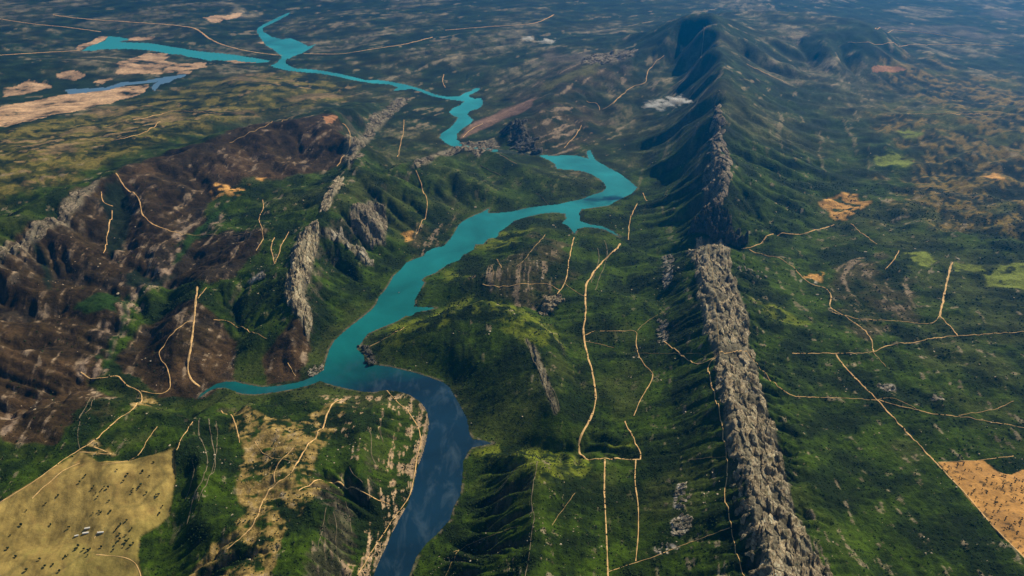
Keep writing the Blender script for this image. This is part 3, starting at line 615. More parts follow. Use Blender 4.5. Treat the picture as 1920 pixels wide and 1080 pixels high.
# ------------------------------------------------------------------ water
def water_mat(name, deep, shallow, turn):
    m, nt, b, out = new_mat(name)
    geo = nt.nodes.new('ShaderNodeNewGeometry'); pos = geo.outputs['Position']
    sep = nt.nodes.new('ShaderNodeSeparateXYZ'); nt.links.new(pos, sep.inputs[0])
    if turn:
        ad = N(nt, 'ShaderNodeMath', operation='MULTIPLY_ADD'); nt.links.new(noise(nt, pos, .004, 3, .5), ad.inputs[0]); ad.inputs[1].default_value = 500; nt.links.new(sep.outputs[1], ad.inputs[2])
        ad2 = N(nt, 'ShaderNodeMath', operation='MULTIPLY_ADD'); nt.links.new(sep.outputs[0], ad2.inputs[0]); ad2.inputs[1].default_value = -.45; nt.links.new(ad.outputs[0], ad2.inputs[2])
        mr = N(nt, 'ShaderNodeMapRange'); mr.inputs[1].default_value = turn[0]; mr.inputs[2].default_value = turn[1]; nt.links.new(ad2.outputs[0], mr.inputs[0])
        mr2 = N(nt, 'ShaderNodeMapRange'); mr2.inputs[1].default_value = 5000; mr2.inputs[2].default_value = 11000; nt.links.new(sep.outputs[1], mr2.inputs[0])
        mx = N(nt, 'ShaderNodeMix', data_type='RGBA'); nt.links.new(mr2.outputs[0], mx.inputs[0]); mx.inputs[6].default_value = (*shallow, 1); mx.inputs[7].default_value = (.030, .38, .43, 1)
        mz = N(nt, 'ShaderNodeMix', data_type='RGBA'); nt.links.new(mr.outputs[0], mz.inputs[0]); mz.inputs[6].default_value = (*deep, 1); nt.links.new(mx.outputs[2], mz.inputs[7]); c = mz.outputs[2]
        # pale sky and cloud reflections painted into the deep reach
        mp = N(nt, 'ShaderNodeMapping'); mp.inputs['Rotation'].default_value = (0, 0, .25); mp.inputs['Scale'].default_value = (1, .35, 1); nt.links.new(pos, mp.inputs['Vector'])
        s = ramp(nt, noise(nt, mp.outputs[0], .011, 8, .66, .6), [(.50, 0.0), (.74, .6)])
        inv = N(nt, 'ShaderNodeMath', operation='SUBTRACT'); inv.inputs[0].default_value = 1; nt.links.new(mr.outputs[0], inv.inputs[1])
        mm = N(nt, 'ShaderNodeMath', operation='MULTIPLY'); nt.links.new(s, mm.inputs[0]); nt.links.new(inv.outputs[0], mm.inputs[1])
        mw = N(nt, 'ShaderNodeMix', data_type='RGBA'); nt.links.new(mm.outputs[0], mw.inputs[0]); nt.links.new(c, mw.inputs[6]); mw.inputs[7].default_value = (.085, .14, .19, 1); c = mw.outputs[2]
        c = mul(nt, c, ramp(nt, noise(nt, pos, .0016, 7, .62, .5), [(.32, .62), (.68, 1.22)]))
        nt.links.new(c, b.inputs['Base Color'])
    else: b.inputs['Base Color'].default_value = (*shallow, 1)
    b.inputs['Roughness'].default_value = .3; b.inputs['Specular IOR Level'].default_value = .2
    bp = N(nt, 'ShaderNodeBump', Strength=.25, Distance=1.0); nt.links.new(noise(nt, pos, .05, 4, .6), bp.inputs['Height']); nt.links.new(bp.outputs[0], b.inputs['Normal'])
    return m
MAT_R = water_mat('river_water', (.006, .034, .072), (.007, .155, .155), (4900, 5420))
MAT_L = water_mat('lake_water', (.01, .05, .1), (.030, .38, .43), None)
MAT_P = water_mat('pond_water', (.01, .05, .1), (.12, .24, .38), None)
def water(name, poly, z, mat, label):
    wm = inside(poly, X, Y)
    a = wm.copy()
    for _ in range(3):
        p = np.pad(a, 1); a = p[1:-1, 1:-1] | p[:-2, 1:-1] | p[2:, 1:-1] | p[1:-1, :-2] | p[1:-1, 2:]
    sel = (a[:-1, :-1] & a[1:, 1:]).ravel(); f = F[sel]; u, inv = np.unique(f, return_inverse=True)
    v = V[u].copy(); v[:, 2] = z
    o = mesh_obj(name, v, inv.reshape(-1, 4), mat); o['kind'] = 'structure'; o['label'] = label; return o
water('river', WR, 0.0, MAT_R, 'turquoise river winding through the hills and turning deep blue near the front')
water('lake', WL, 12.0, MAT_L, 'long turquoise lake arm on the far plain')
water('pond', WP, 12.0, MAT_P, 'pale blue branching pond beside the sandy fields')

# ------------------------------------------------------------------ tracks
def track_mat(name, c):
    m, nt, b, out = new_mat(name)
    geo = nt.nodes.new('ShaderNodeNewGeometry')
    cr_ = N(nt, 'ShaderNodeRGB'); cr_.outputs[0].default_value = (*c, 1)
    k = mul(nt, cr_.outputs[0], ramp(nt, noise(nt, geo.outputs['Position'], .03, 5, .7), [(.3, .55), (.7, 1.3)])); nt.links.new(k, b.inputs['Base Color']); return m
MAT_T = track_mat('pale_dirt', (.80, .53, .24)); MAT_TF = track_mat('faint_dirt', (.44, .32, .15))
TRPTS = []
def hz(x, y):
    i, j = G1.ij(x, y); return bil(H1, i, j)
def track(px, w, label, mat=None, name='dirt_road'):
    P = np.array(px, float); E = np.vstack([2*P[0]-P[1], P, 2*P[-1]-P[-2]]); dn = []
    for k in range(1, len(E)-2):
        a, b, c, d = E[k-1], E[k], E[k+1], E[k+2]; nn = max(1, int(np.hypot(*(c-b))/11))
        for t in np.arange(nn)/nn: dn.append(.5*((2*b)+(-a+c)*t+(2*a-5*b+4*c-d)*t*t+(-a+3*b-3*c+d)*t**3) if 'straight' not in label else b+(c-b)*t)
    P = np.array(dn+[P[-1]]); x, y = hit(P[:, 0], P[:, 1], H1)
    Q = np.stack([x, y], 1)
    if len(Q) > 3: Q[1:-1] = Q[1:-1]*.5+(Q[:-2]+Q[2:])*.25
    # catmull-rom through the points, spacing close to the land's own
    pts = []
    E = np.vstack([2*Q[0]-Q[1], Q, 2*Q[-1]-Q[-2]])
    for k in range(1, len(E)-2):
        L = np.hypot(*(E[k+1]-E[k])); st = max(6.0, .0022*np.hypot(*E[k])); nn = max(2, int(L/st))
        for t in np.arange(nn)/nn:
            a, b, c, d = E[k-1], E[k], E[k+1], E[k+2]
            pts.append(.5*((2*b)+(-a+c)*t+(2*a-5*b+4*c-d)*t*t+(-a+3*b-3*c+d)*t**3))
    pts.append(Q[-1]); pts = np.array(pts)
    r = np.hypot(pts[:, 0], pts[:, 1])
    d = np.gradient(pts, axis=0); nrm = np.stack([-d[:, 1], d[:, 0]], 1); nrm /= np.hypot(nrm[:, 0], nrm[:, 1])[:, None]+1e-9
    s = np.cumsum(np.hypot(d[:, 0], d[:, 1]))
    pts = pts+nrm*(fbm(s, s*0, 160, 3, len(px))*np.minimum(6, .0010*r)*(0 if 'straight' in label else 1))[:, None]
    wv = w*r/1510*.44*(1+.6*fbm(s, s*0+33, 120, 3, 5)).clip(.3, 2); 
    v = []; 
    for kk in (-1, -.33, .33, 1):
        q = pts+nrm*(wv*kk*.5)[:, None]; z = hz(q[:, 0], q[:, 1])
        v.append([q[:, 0], q[:, 1], z])
    zz = np.max([a[2] for a in v], axis=0)
    zz = np.array([a[2] for a in v])*.35+zz*.65
    v = np.array([[v[k][0], v[k][1], zz[k]+.00045*r+(0 if 0 < k < 3 else -.0003*r)] for k in range(4)])   # 4,3,n
    n_ = v.shape[2]; V_ = v.transpose(2, 0, 1).reshape(-1, 3)
    f = [[i*4+k, i*4+k+1, i*4+k+5, i*4+k+4] for i in range(n_-1) for k in range(3)]
    if 'ridge' in label and name == 'dirt_road': TRPTS.append(pts)
    o = mesh_obj(name, V_, f, mat or MAT_T); o['kind'] = 'structure'; o['label'] = label; return o
TR = [
 ([(1163,457),(1150,475),(1130,487),(1115,510),(1100,530),(1098,555),(1097,600),(1093,625),(1103,670),(1115,720),(1117,760),(1105,790),(1088,820),(1083,835),(1088,852),(1103,863),(1135,860),(1200,862)], 8, 'main pale track along the valley east of the dome hill'),
 ([(1134,862),(1133,920),(1137,1000),(1140,1082)], 7.5, 'straight track running down the valley floor'),
 ([(1192,862),(1190,900),(1197,950),(1197,1000),(1192,1052)], 5.5, 'narrower track parallel to the straight valley track'),
 ([(1140,1072),(1192,1055),(1230,1042),(1300,1015),(1368,990)], 3.5, 'track crossing towards the rocky ridge at the bottom'),
 ([(1200,862),(1203,850),(1190,832),(1188,818),(1175,800),(1171,790)], 5.5, 'bend of the track above the valley junction'),
 ([(1188,780),(1198,755),(1215,725),(1226,700),(1215,690),(1205,685),(1195,655),(1190,645),(1195,622),(1160,621),(1125,621)], 4, 'winding track through the middle of the green valley'),
 ([(1097,628),(1115,620)], 4, 'short spur off the main valley track'),([(1095,640),(1125,645),(1152,652)], 3, 'thin track leading right from the main valley track'),
 ([(1195,620),(1215,600),(1235,590),(1260,572)], 2.5, 'faint grassy track climbing to the ridge foot'),
 ([(1245,640),(1270,660),(1315,685),(1340,668),(1360,665),(1397,658),(1420,685),(1445,710),(1485,742),(1560,745),(1645,750)], 4.5, 'track crossing over the rocky ridge'),
 ([(1345,668),(1330,680),(1326,690),(1338,730),(1350,780),(1362,850),(1365,880),(1358,930),(1365,960),(1380,1030),(1396,1082)], 4.5, 'track along the western foot of the rocky ridge'),
 ([(1645,750),(1700,765),(1760,778),(1797,780),(1840,788),(1925,803)], 4.5, 'track heading east from the straight diagonal track'),
 ([(1797,779),(1870,766),(1900,752)], 3, 'thin side track fading into the eastern slope'),
 ([(1568,665),(1585,690),(1620,725),(1645,750),(1690,800),(1755,868),(1810,925),(1860,985),(1925,1050)], 6, 'straight diagonal track along the sandy field'),
 ([(1485,662),(1560,662),(1640,660),(1660,648),(1730,640),(1760,632),(1820,628),(1925,622)], 4.5, 'east-west track across the right-hand plain'),
 ([(1640,660),(1632,635),(1610,610),(1575,588),(1560,580),(1550,572),(1562,560),(1557,545),(1510,528),(1500,512),(1475,492),(1455,482),(1430,478),(1405,468)], 4.5, 'winding track down the eastern ridge foot'),
 ([(1390,466),(1405,468),(1420,458),(1455,438),(1500,440),(1535,430),(1563,421)], 5, 'bright track from the gap to the orange clearing'),
 ([(1560,585),(1610,598),(1680,602),(1740,608),(1755,605),(1763,590)], 3.5, 'thin track between the winding track and the vertical track'),
 ([(1762,592),(1768,565),(1775,530),(1780,505),(1785,492)], 7, 'broad bright track rising to the yellow green field'),
 ([(1762,592),(1780,610),(1795,630)], 4, 'short link track down to the east-west track'),
 ([(1595,420),(1620,440),(1645,458)], 3.5, 'short diagonal track below the orange clearing'),
 ([(1660,505),(1675,490),(1685,470)], 3, 'short dirt line on the brown plain'),
 ([(1758,867),(1800,865),(1842,862),(1900,855)], 3.5, 'track along the top edge of the sandy field'),
 ([(1645,750),(1665,745),(1690,752),(1720,768)], 2.5, 'loop beside the diagonal track junction'),
 ([(1637,660),(1650,675),(1662,688)], 2.5, 'stub of track below the plain crossroads'),
 ([(152,698),(165,710),(190,710),(225,703),(228,715),(240,727),(265,733),(270,750),(255,765),(215,790),(185,820),(165,834),(130,855),(60,905),(-5,945)], 5, 'track along the upper edge of the golden field'),
 ([(265,733),(290,738),(310,740),(322,725),(313,700),(315,680),(295,675),(305,650),(315,635),(340,610),(362,600)], 4, 'hooked track in the burnt hills'),
 ([(370,538),(366,580),(362,620),(357,660),(350,690),(355,710),(375,725)], 8, 'wide straight firebreak on the burnt spur'),
 ([(388,540),(372,560)], 3, 'short branch at the head of the firebreak'),
 ([(400,600),(420,600),(450,612),(500,635)], 3, 'thin track on the burnt slope right of the firebreak'),
 ([(150,848),(190,850),(212,852),(175,838)], 4, 'small loop at the golden field corner'),
 ([(295,800),(275,825),(270,845),(245,862),(190,872)], 3, 'curved track above the golden field'),
 ([(362,790),(345,815),(330,845)], 3.5, 'track dropping to the tip of the golden field'),
 ([(415,770),(435,780),(445,805),(450,830)], 4.5, 'short track to the bare patch on the dry slope'),
 ([(640,748),(620,760),(612,780),(600,810),(575,840),(555,870),(545,890),(520,905),(500,925),(485,960),(475,985),(450,1010),(425,1030)], 6.5, 'long winding track down the dry grass spur'),
 ([(515,905),(515,880),(530,860),(550,840)], 5, 'side track joining the dry spur track'),([(478,828),(490,848),(525,862),(556,865)], 3, 'thin track crossing the dry slope'),
 ([(560,920),(600,900),(640,908),(680,925),(730,945)], 6, 'earth road down to the deep blue reach'),
 ([(670,1078),(700,1030),(735,975),(768,930),(776,895),(783,850),(790,825),(783,800),(765,770),(745,755),(725,732)], 5, 'shore track above the deep blue reach'),
 ([(176,1010),(180,1003),(183,996)], 4, 'short pale farm lane between the sheds'),
 ([(180,1040),(230,1045),(255,1055),(265,1082)], 4, 'track at the bottom of the golden field'),
 ([(60,935),(80,915),(105,895),(120,880),(150,868)], 4, 'reddish track across the golden field'),
 ([(218,325),(230,345),(243,358),(265,375),(262,392),(285,420),(345,440)], 4.5, 'curved track round the burnt shoulder'),
 ([(345,440),(400,440),(450,437),(500,432)], 2.5, 'faint track along the edge of the burn'),
 ([(210,395),(205,430),(200,450),(195,475)], 4, 'short track in the dark gully of the burnt range'),([(190,360),(193,382),(212,387)], 3, 'track stub above the dark gully'),
 ([(642,232),(660,250),(657,275),(637,300),(632,312)], 4, 'looping track on the crest below the triangular field'),
 ([(515,495),(507,460),(515,445)], 4, 'left arm of the forked track'),([(515,495),(530,455),(541,435)], 4, 'right arm of the forked track'),
 ([(493,375),(497,395),(480,410),(492,425),(495,445),(480,470)], 3, 'zigzag track in the green bowl'),
 ([(780,320),(790,345),(803,390),(790,420),(780,440)], 3.5, 'track down to the orange scar above the river'),
 ([(757,225),(757,250),(747,280),(745,295)], 2.5, 'thin track on the green slope beyond the outcrops'),
 ([(1178,450),(1181,410),(1195,382)], 3.5, 'track climbing the slope right of the small cove'),([(1206,362),(1214,377)], 3, 'stub of track on the dark slope over the river'),
 ([(905,533),(930,538),(980,533),(1030,533),(1052,545)], 4, 'track across the brown peninsula'),([(1045,552),(1060,530),(1066,490),(1076,445)], 4, 'track up the east side of the peninsula'),
 ([(1060,532),(1080,548),(1097,556)], 2.5, 'link between the peninsula and main valley tracks'),
 ([(1022,440),(1012,455),(990,475),(985,492),(968,500)], 3, 'faint curve over the peninsula top'),([(923,500),(925,515),(922,530)], 2.5, 'tiny path on the peninsula'),([(932,486),(941,503)], 2.5, 'tiny dirt line near the river bank'),
 ([(693,650),(725,633),(757,614)], 4, 'track on the point where the river bends'),
 ([(100,28),(150,35),(250,42),(330,48),(370,55),(388,70),(420,85),(470,97),(530,105)], 7, 'far highway sweeping down to the turquoise lake'),
 ([(-5,35),(60,45),(130,52),(190,60)], 6, 'pale road on the far left plain'),([(0,104),(60,100),(150,95)], 5, 'pale road to the end of the lake arm'),
 ([(570,101),(640,101),(700,92),(760,83),(810,70)], 6, 'far road crossing the plain right of the river'),([(835,57),(920,50),(975,47),(1010,42),(1038,28)], 5, 'distant bright road near the top'),
 ([(1245,105),(1225,120),(1210,140),(1215,155),(1175,165),(1165,180),(1150,195)], 3, 'switchback track beneath the high peak'),([(1090,235),(1083,250),(1058,277)], 3, 'track down to the river below the striped cliff'),
 ([(1400,120),(1430,135),(1475,155)], 3, 'track on the mountain east flank'),([(905,232),(885,240),(868,258)], 3, 'track round the pinkish spur'),
 ([(1350,668),(1340,560),(1335,500),(1322,460)], 2.5, 'thin path along the top of the rocky ridge'),([(1320,50),(1318,80),(1314,110)],2,'thin path near the high peak'),
 ([(850,1035),(905,1010),(975,985)], 3, 'grassy path over the ribs beside the blue reach'),([(835,1080),(860,1030)],3,'short pale path above the blue reach'),([(1035,985),(1055,955),(1078,925)],2.5,'pale scratch of a path on the green spur block'),
 ([(1290,862),(1362,855)],2.5,'short path to the ridge foot track'), ([(250,225),(300,215),(330,208),(420,214)], 3, 'pale lane across the olive plain'),([(150,262),(220,262),(280,245),(300,228)], 3, 'winding lane on the yellow plain'),
 ([(430,268),(500,235),(560,215)], 2.5, 'faint lane along the foot of the burnt range'),([(1640,55),(1720,60),(1800,72)], 3, 'distant lane on the far right plain'),([(1590,80),(1680,84),(1790,84),(1900,86)], 3, 'distant straight lane on the far right plain'),
 ([(1700,214),(1800,214),(1860,216)], 3, 'lane across the dark right-hand plain'),([(832,140),(830,152),(835,165)], 3, 'short lane above the river junction'),
 ([(1130,205),(1150,195),(1165,180)], 2.5, 'end of the switchback on the hillside'),([(1100,190),(1120,195),(1125,207)], 2.5, 'small track loop on the dark hillside'),
([(540,680),(555,705)],3,'short track at the burnt point by the river'),
 ([(1200,662),(1345,664)],2,'fence line track crossing the valley'),
]
FAINT = ('grassy', 'faint', 'path', 'fence')
for P, w_, lab in TR: track(P, w_, lab, MAT_TF if any(k in lab for k in FAINT) else MAT_T)

LEDGES = 1
# ------------------------------------------------------------------ rock slabs
def rock_mat(name, c1, c2):
    m, nt, b, out = new_mat(name)
    geo = nt.nodes.new('ShaderNodeNewGeometry'); pos = geo.outputs['Position']
    oi = nt.nodes.new('ShaderNodeObjectInfo')
    mp = N(nt, 'ShaderNodeMapping'); mp.inputs['Rotation'].default_value = (.5, .4, .1); mp.inputs['Scale'].default_value = (1, .3, 2.5); nt.links.new(pos, mp.inputs['Vector'])
    r = ramp(nt, noise(nt, mp.outputs[0], .045, 8, .75, .4), [(.36, c1), (.50, c2), (.64, tuple(min(.6, a*1.5) for a in c2))])
    g_ = ramp(nt, noise(nt, pos, .02, 6, .7), [(.50, 0.0), (.62, .8)])
    mx = N(nt, 'ShaderNodeMix', data_type='RGBA'); nt.links.new(g_, mx.inputs[0]); nt.links.new(r, mx.inputs[6]); mx.inputs[7].default_value = (.045, .055, .022, 1)
    k = mul(nt, mx.outputs[2], ramp(nt, oi.outputs['Random'], [(0, .75), (1, 1.25)]))
    nt.links.new(k, b.inputs['Base Color'])
    bp = N(nt, 'ShaderNodeBump', Strength=1.0, Distance=22.0); nt.links.new(noise(nt, mp.outputs[0], .05, 8, .75), bp.inputs['Height']); nt.links.new(bp.outputs[0], b.inputs['Normal'])
    return m
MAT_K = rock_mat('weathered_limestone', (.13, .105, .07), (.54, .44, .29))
MAT_KM = rock_mat('darker_limestone', (.08, .068, .05), (.30, .25, .18))  # darker grey tone of limestone
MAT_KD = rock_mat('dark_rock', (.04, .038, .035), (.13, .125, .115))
MAT_KP = rock_mat('pale_rock', (.20, .17, .13), (.44, .39, .31))
def slab(cxy, outline, hgt, tilt, seed):
    """outline: (n,2) around centre; returns verts, faces - a block with stepped uneven sides and a worn sloping top"""
    n_ = 18; rg = np.random.default_rng(seed); v = []; rings = range(5)
    P = np.array(outline); Q = np.vstack([P, P[:1]]); d = np.concatenate([[0], np.cumsum(np.hypot(*np.diff(Q, axis=0).T))])
    t = np.linspace(0, d[-1], n_, endpoint=False); R_ = np.stack([np.interp(t, d, Q[:, 0]), np.interp(t, d, Q[:, 1])], 1)
    R_ *= (1+rg.normal(0, .06, n_))[:, None]; big = max(20, np.abs(R_).max())
    for s_, hh in [(1.03, -.6), (1.0, .75), (.93, .98), (.70, 1.0), (.38, 1.0)]:
        q = R_*s_*(1+rg.normal(0, .03, n_))[:, None]; w_ = q+cxy
        z = hz(w_[:, 0], w_[:, 1])+hgt*(hh*(1+rg.normal(0, .12 if s_ > .9 else .30, n_))+(0 if hh < 0 else 1)*(q@tilt)/big)
        v.append(np.column_stack([w_, z]))
    cz_ = hz(np.array([cxy[0]]), np.array([cxy[1]]))[0]+hgt*1.05
    v = np.vstack(v+[[[cxy[0], cxy[1], cz_]]]); f = []
    for k in range(len(rings)-1):
        for i in range(n_):
            a, b = k*n_+i, k*n_+(i+1) % n_
            f += [[a, b, b+n_], [a, b+n_, a+n_]]
    k = (len(rings)-1)*n_
    f += [[k+i, k+(i+1) % n_, len(v)-1] for i in range(n_)]
    return v, f
def clip_half(P, m, nrm):
    out = []
    for a, b in zip(P, P[1:]+P[:1]):
        da = (a[0]-m[0])*nrm[0]+(a[1]-m[1])*nrm[1]; db = (b[0]-m[0])*nrm[0]+(b[1]-m[1])*nrm[1]
        if da <= 0: out.append(a)
        if (da < 0) != (db < 0):
            t = da/(da-db); out.append((a[0]+(b[0]-a[0])*t, a[1]+(b[1]-a[1])*t))
    return out
def outcrop(name, poly, label, cat, size, aspect, hgt, mat, tilt=(.5, .0), fill=1.0, parts=True, part='rock_slab', strike=None, group=None):
    """break a traced outcrop into slabs: cells of a jittered lattice lying along the bedding"""
    Q = hitpoly(poly, H1); c0 = Q.mean(0)
    i, j = G1.ij(np.array([c0[0]]), np.array([c0[1]]))
    a = strike if strike is not None else ANG[int(i[0]), int(j[0])]
    rg = np.random.default_rng(int(abs(c0[0])+abs(c0[1])))
    e = np.array([math.cos(a), math.sin(a)]); nrm = np.array([-e[1], e[0]])
    L = (Q-c0)@e; W = (Q-c0)@nrm; sa, sb = size*aspect, size
    pts = []
    for u in np.arange(L.min()-2*sa, L.max()+2*sa, sa):
        for v in np.arange(W.min()-2*sb, W.max()+2*sb, sb):
            pts.append((u+rg.uniform(-.7, .7)*sa, v+rg.uniform(-.6, .6)*sb))
    pts = np.array(pts); world_ = c0+pts[:, :1]*e+pts[:, 1:]*nrm
    ins = inside(Q, world_[:, 0], world_[:, 1])
    root = bpy.data.objects.new(name, None); C.objects.link(root); root.location = (0, 0, 0)
    tag(root, label, cat, group); root.empty_display_size = 50
    allv, allf, cnt = [], [], 0
    sc_ = np.array([1/aspect, 1.0])
    for k in np.where(ins)[0]:
        if rg.random() > fill: continue
        p = pts[k]; cell = [(-sa, -sb), (sa, -sb), (sa, sb), (-sa, sb)]
        dd = (pts-p)*sc_; near_ = np.where((np.hypot(dd[:, 0], dd[:, 1]) < 3*sb))[0]
        for q in near_:
            if q == k: continue
            dq = dd[q]; m = (pts[q]-p)/2
            # bisector in scaled space
            nn = np.array([dq[0]*sc_[0], dq[1]*sc_[1]])
            cell = clip_half(cell, m, nn)
            if len(cell) < 3: break
        if len(cell) < 3: continue
        cl = np.array(cell); cm = cl.mean(0); cl = (cl-cm)*.95; pw = c0+(p[0]+cm[0])*e+(p[1]+cm[1])*nrm
        if any(np.hypot(*(tp-pw).T).min() < 26 for tp in TRPTS): continue
        ow = cl[:, :1]*e+cl[:, 1:]*nrm
        h_ = hgt*rg.uniform(.35, 1.6); tl = np.array(tilt)*rg.uniform(.7, 1.4)+rg.normal(0, .10, 2)
        v, f = slab(pw, ow, h_, tl, int(k)+17)
        if parts and cnt < 300:
            o = mesh_obj(part, v, f, mat, root, smooth=False)
            cnt += 1
        else:
            allf.append(np.array(f)+sum(len(a) for a in allv)); allv.append(v)
    if allv:
        o = mesh_obj('rock_rubble', np.vstack(allv), np.vstack(allf), mat, root, smooth=False)
        if parts: o['kind'] = 'stuff'
    print(label[:30], cnt, len(allv)); return root
OUT = [
 ('rock_outcrop', [(1340,700),(1354,720),(1366,790),(1382,850),(1402,900),(1414,960),(1430,1020),(1448,1085),(1405,1085),(1385,1000),(1372,930),(1370,880),(1352,790)], 'broken dark rocks along the western foot of the long hogback ridge', 'outcrop', 16, 1.3, 9, MAT_K, (0, 0), .45),
 ('rock_ridge', REG['rock'][0], 'long hogback ridge of weathered grey limestone slabs running up the right of the valley', 'rock ridge', 32, 2.3, 11, MAT_K, (-.9, .5), .74),
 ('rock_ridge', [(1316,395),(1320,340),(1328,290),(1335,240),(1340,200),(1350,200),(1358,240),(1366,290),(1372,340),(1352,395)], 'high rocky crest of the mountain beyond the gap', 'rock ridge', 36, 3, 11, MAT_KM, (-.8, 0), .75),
 ('rock_cliff', REG['rock'][1], 'black jagged cliffs facing the gap in the long ridge', 'cliff', 40, .8, 46, MAT_KD, (.1, .5), .8),  # the cliff's shadow is put into its near-black rock colour
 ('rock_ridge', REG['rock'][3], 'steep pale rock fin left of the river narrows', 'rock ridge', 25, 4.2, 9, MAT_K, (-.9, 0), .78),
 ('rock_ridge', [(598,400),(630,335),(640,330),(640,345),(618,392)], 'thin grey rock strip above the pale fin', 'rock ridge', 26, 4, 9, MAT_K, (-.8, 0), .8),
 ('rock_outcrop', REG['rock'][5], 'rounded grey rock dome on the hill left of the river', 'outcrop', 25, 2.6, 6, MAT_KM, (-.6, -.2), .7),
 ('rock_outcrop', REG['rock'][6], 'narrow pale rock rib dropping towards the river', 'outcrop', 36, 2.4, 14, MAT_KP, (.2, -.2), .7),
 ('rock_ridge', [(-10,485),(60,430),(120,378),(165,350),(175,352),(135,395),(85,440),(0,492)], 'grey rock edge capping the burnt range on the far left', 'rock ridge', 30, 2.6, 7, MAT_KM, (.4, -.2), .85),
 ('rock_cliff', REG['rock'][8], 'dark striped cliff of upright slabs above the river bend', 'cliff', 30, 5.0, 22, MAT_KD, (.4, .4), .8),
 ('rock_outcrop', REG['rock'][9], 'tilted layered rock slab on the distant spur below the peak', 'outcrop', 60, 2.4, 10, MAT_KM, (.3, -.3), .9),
 ('rock_outcrop', REG['rock'][10], 'tan rock crest on the hill in front of the hidden river bend', 'outcrop', 27, 3, 7, MAT_KM, (-.6, -.2), .7),
 ('rock_ridge', [(650,305),(655,285),(690,232),(745,184),(768,186),(735,215),(700,250),(672,300)], 'broken rock crest between the burnt hills and the upper river', 'rock ridge', 28, 3, 7, MAT_KM, (-.6, 0), .6),
 ('rock_outcrop', REG['rock'][12], 'dark crumbling bank at the river bend', 'outcrop', 20, 1.2, 10, MAT_KD, (-.2, -.2), .8),
 ('rock_outcrop', REG['rock'][13], 'domed grey outcrop at the inner end of the peninsula', 'outcrop', 26, 1.2, 12, MAT_K, (.1, -.2), .85),
 ('rock_outcrop', [(1262,975),(1280,965),(1303,968),(1298,990),(1280,1008),(1263,1003)], 'large white rock patch in the green valley at the bottom', 'outcrop', 17, 1.1, 5, MAT_KP, (.1, 0), .9),
 ('rock_outcrop', [(1228,1020),(1260,1015),(1280,1022),(1272,1035),(1235,1038)], 'scatter of white rocks below the large white patch', 'outcrop', 14, 1.2, 5, MAT_KP, (.1, 0), .45),
 ('rock_outcrop', [(1262,910),(1285,900),(1290,935),(1278,960),(1265,940)], 'scatter of white rocks above the large white patch', 'outcrop', 14, 1.2, 5, MAT_KP, (.1, 0), .4),
 ('rock_outcrop', [(1245,480),(1262,478),(1262,520),(1248,545),(1240,540)], 'upper scatter of white rocks west of the ridge', 'outcrop', 18, 1.2, 6, MAT_KP, (.1, 0), .4),
 ('rock_outcrop', [(1232,600),(1252,598),(1255,640),(1235,645)], 'middle scatter of white rocks west of the ridge', 'outcrop', 16, 1.2, 6, MAT_KP, (.1, 0), .4),
 ('rock_outcrop', [(480,520),(495,512),(495,522),(470,530),(462,530)], 'small white rock patch on the dark green slope left of the fin', 'outcrop', 20, 1.2, 5, MAT_KP, (.1, 0), .9),
 ('rock_outcrop', [(580,690),(605,683),(607,695),(585,705),(575,703)], 'pale stony shore where the inlet meets the river', 'outcrop', 14, 1.2, 4, MAT_KP, (.1, 0), .7),
 ('rock_outcrop', [(1645,722),(1675,720),(1678,730),(1655,731)], 'white rock patch beside the diagonal track', 'outcrop', 16, 1.2, 4, MAT_KP, (.1, 0), .8),
 ('rock_outcrop', [(1745,742),(1768,744),(1772,752),(1750,750)], 'small white rock patch farther right of the diagonal track', 'outcrop', 14, 1.2, 4, MAT_KP, (.1, 0), .8),
 ('rock_outcrop', [(1380,500),(1420,505),(1440,520),(1400,520)], 'line of white stones on the ridge eastern slope', 'outcrop', 16, 1.2, 4, MAT_KP, (.1, 0), .3),
]
for a in OUT: outcrop(*a)
MAT_L2 = track_mat('bedding_ledge', (.21, .18, .12))
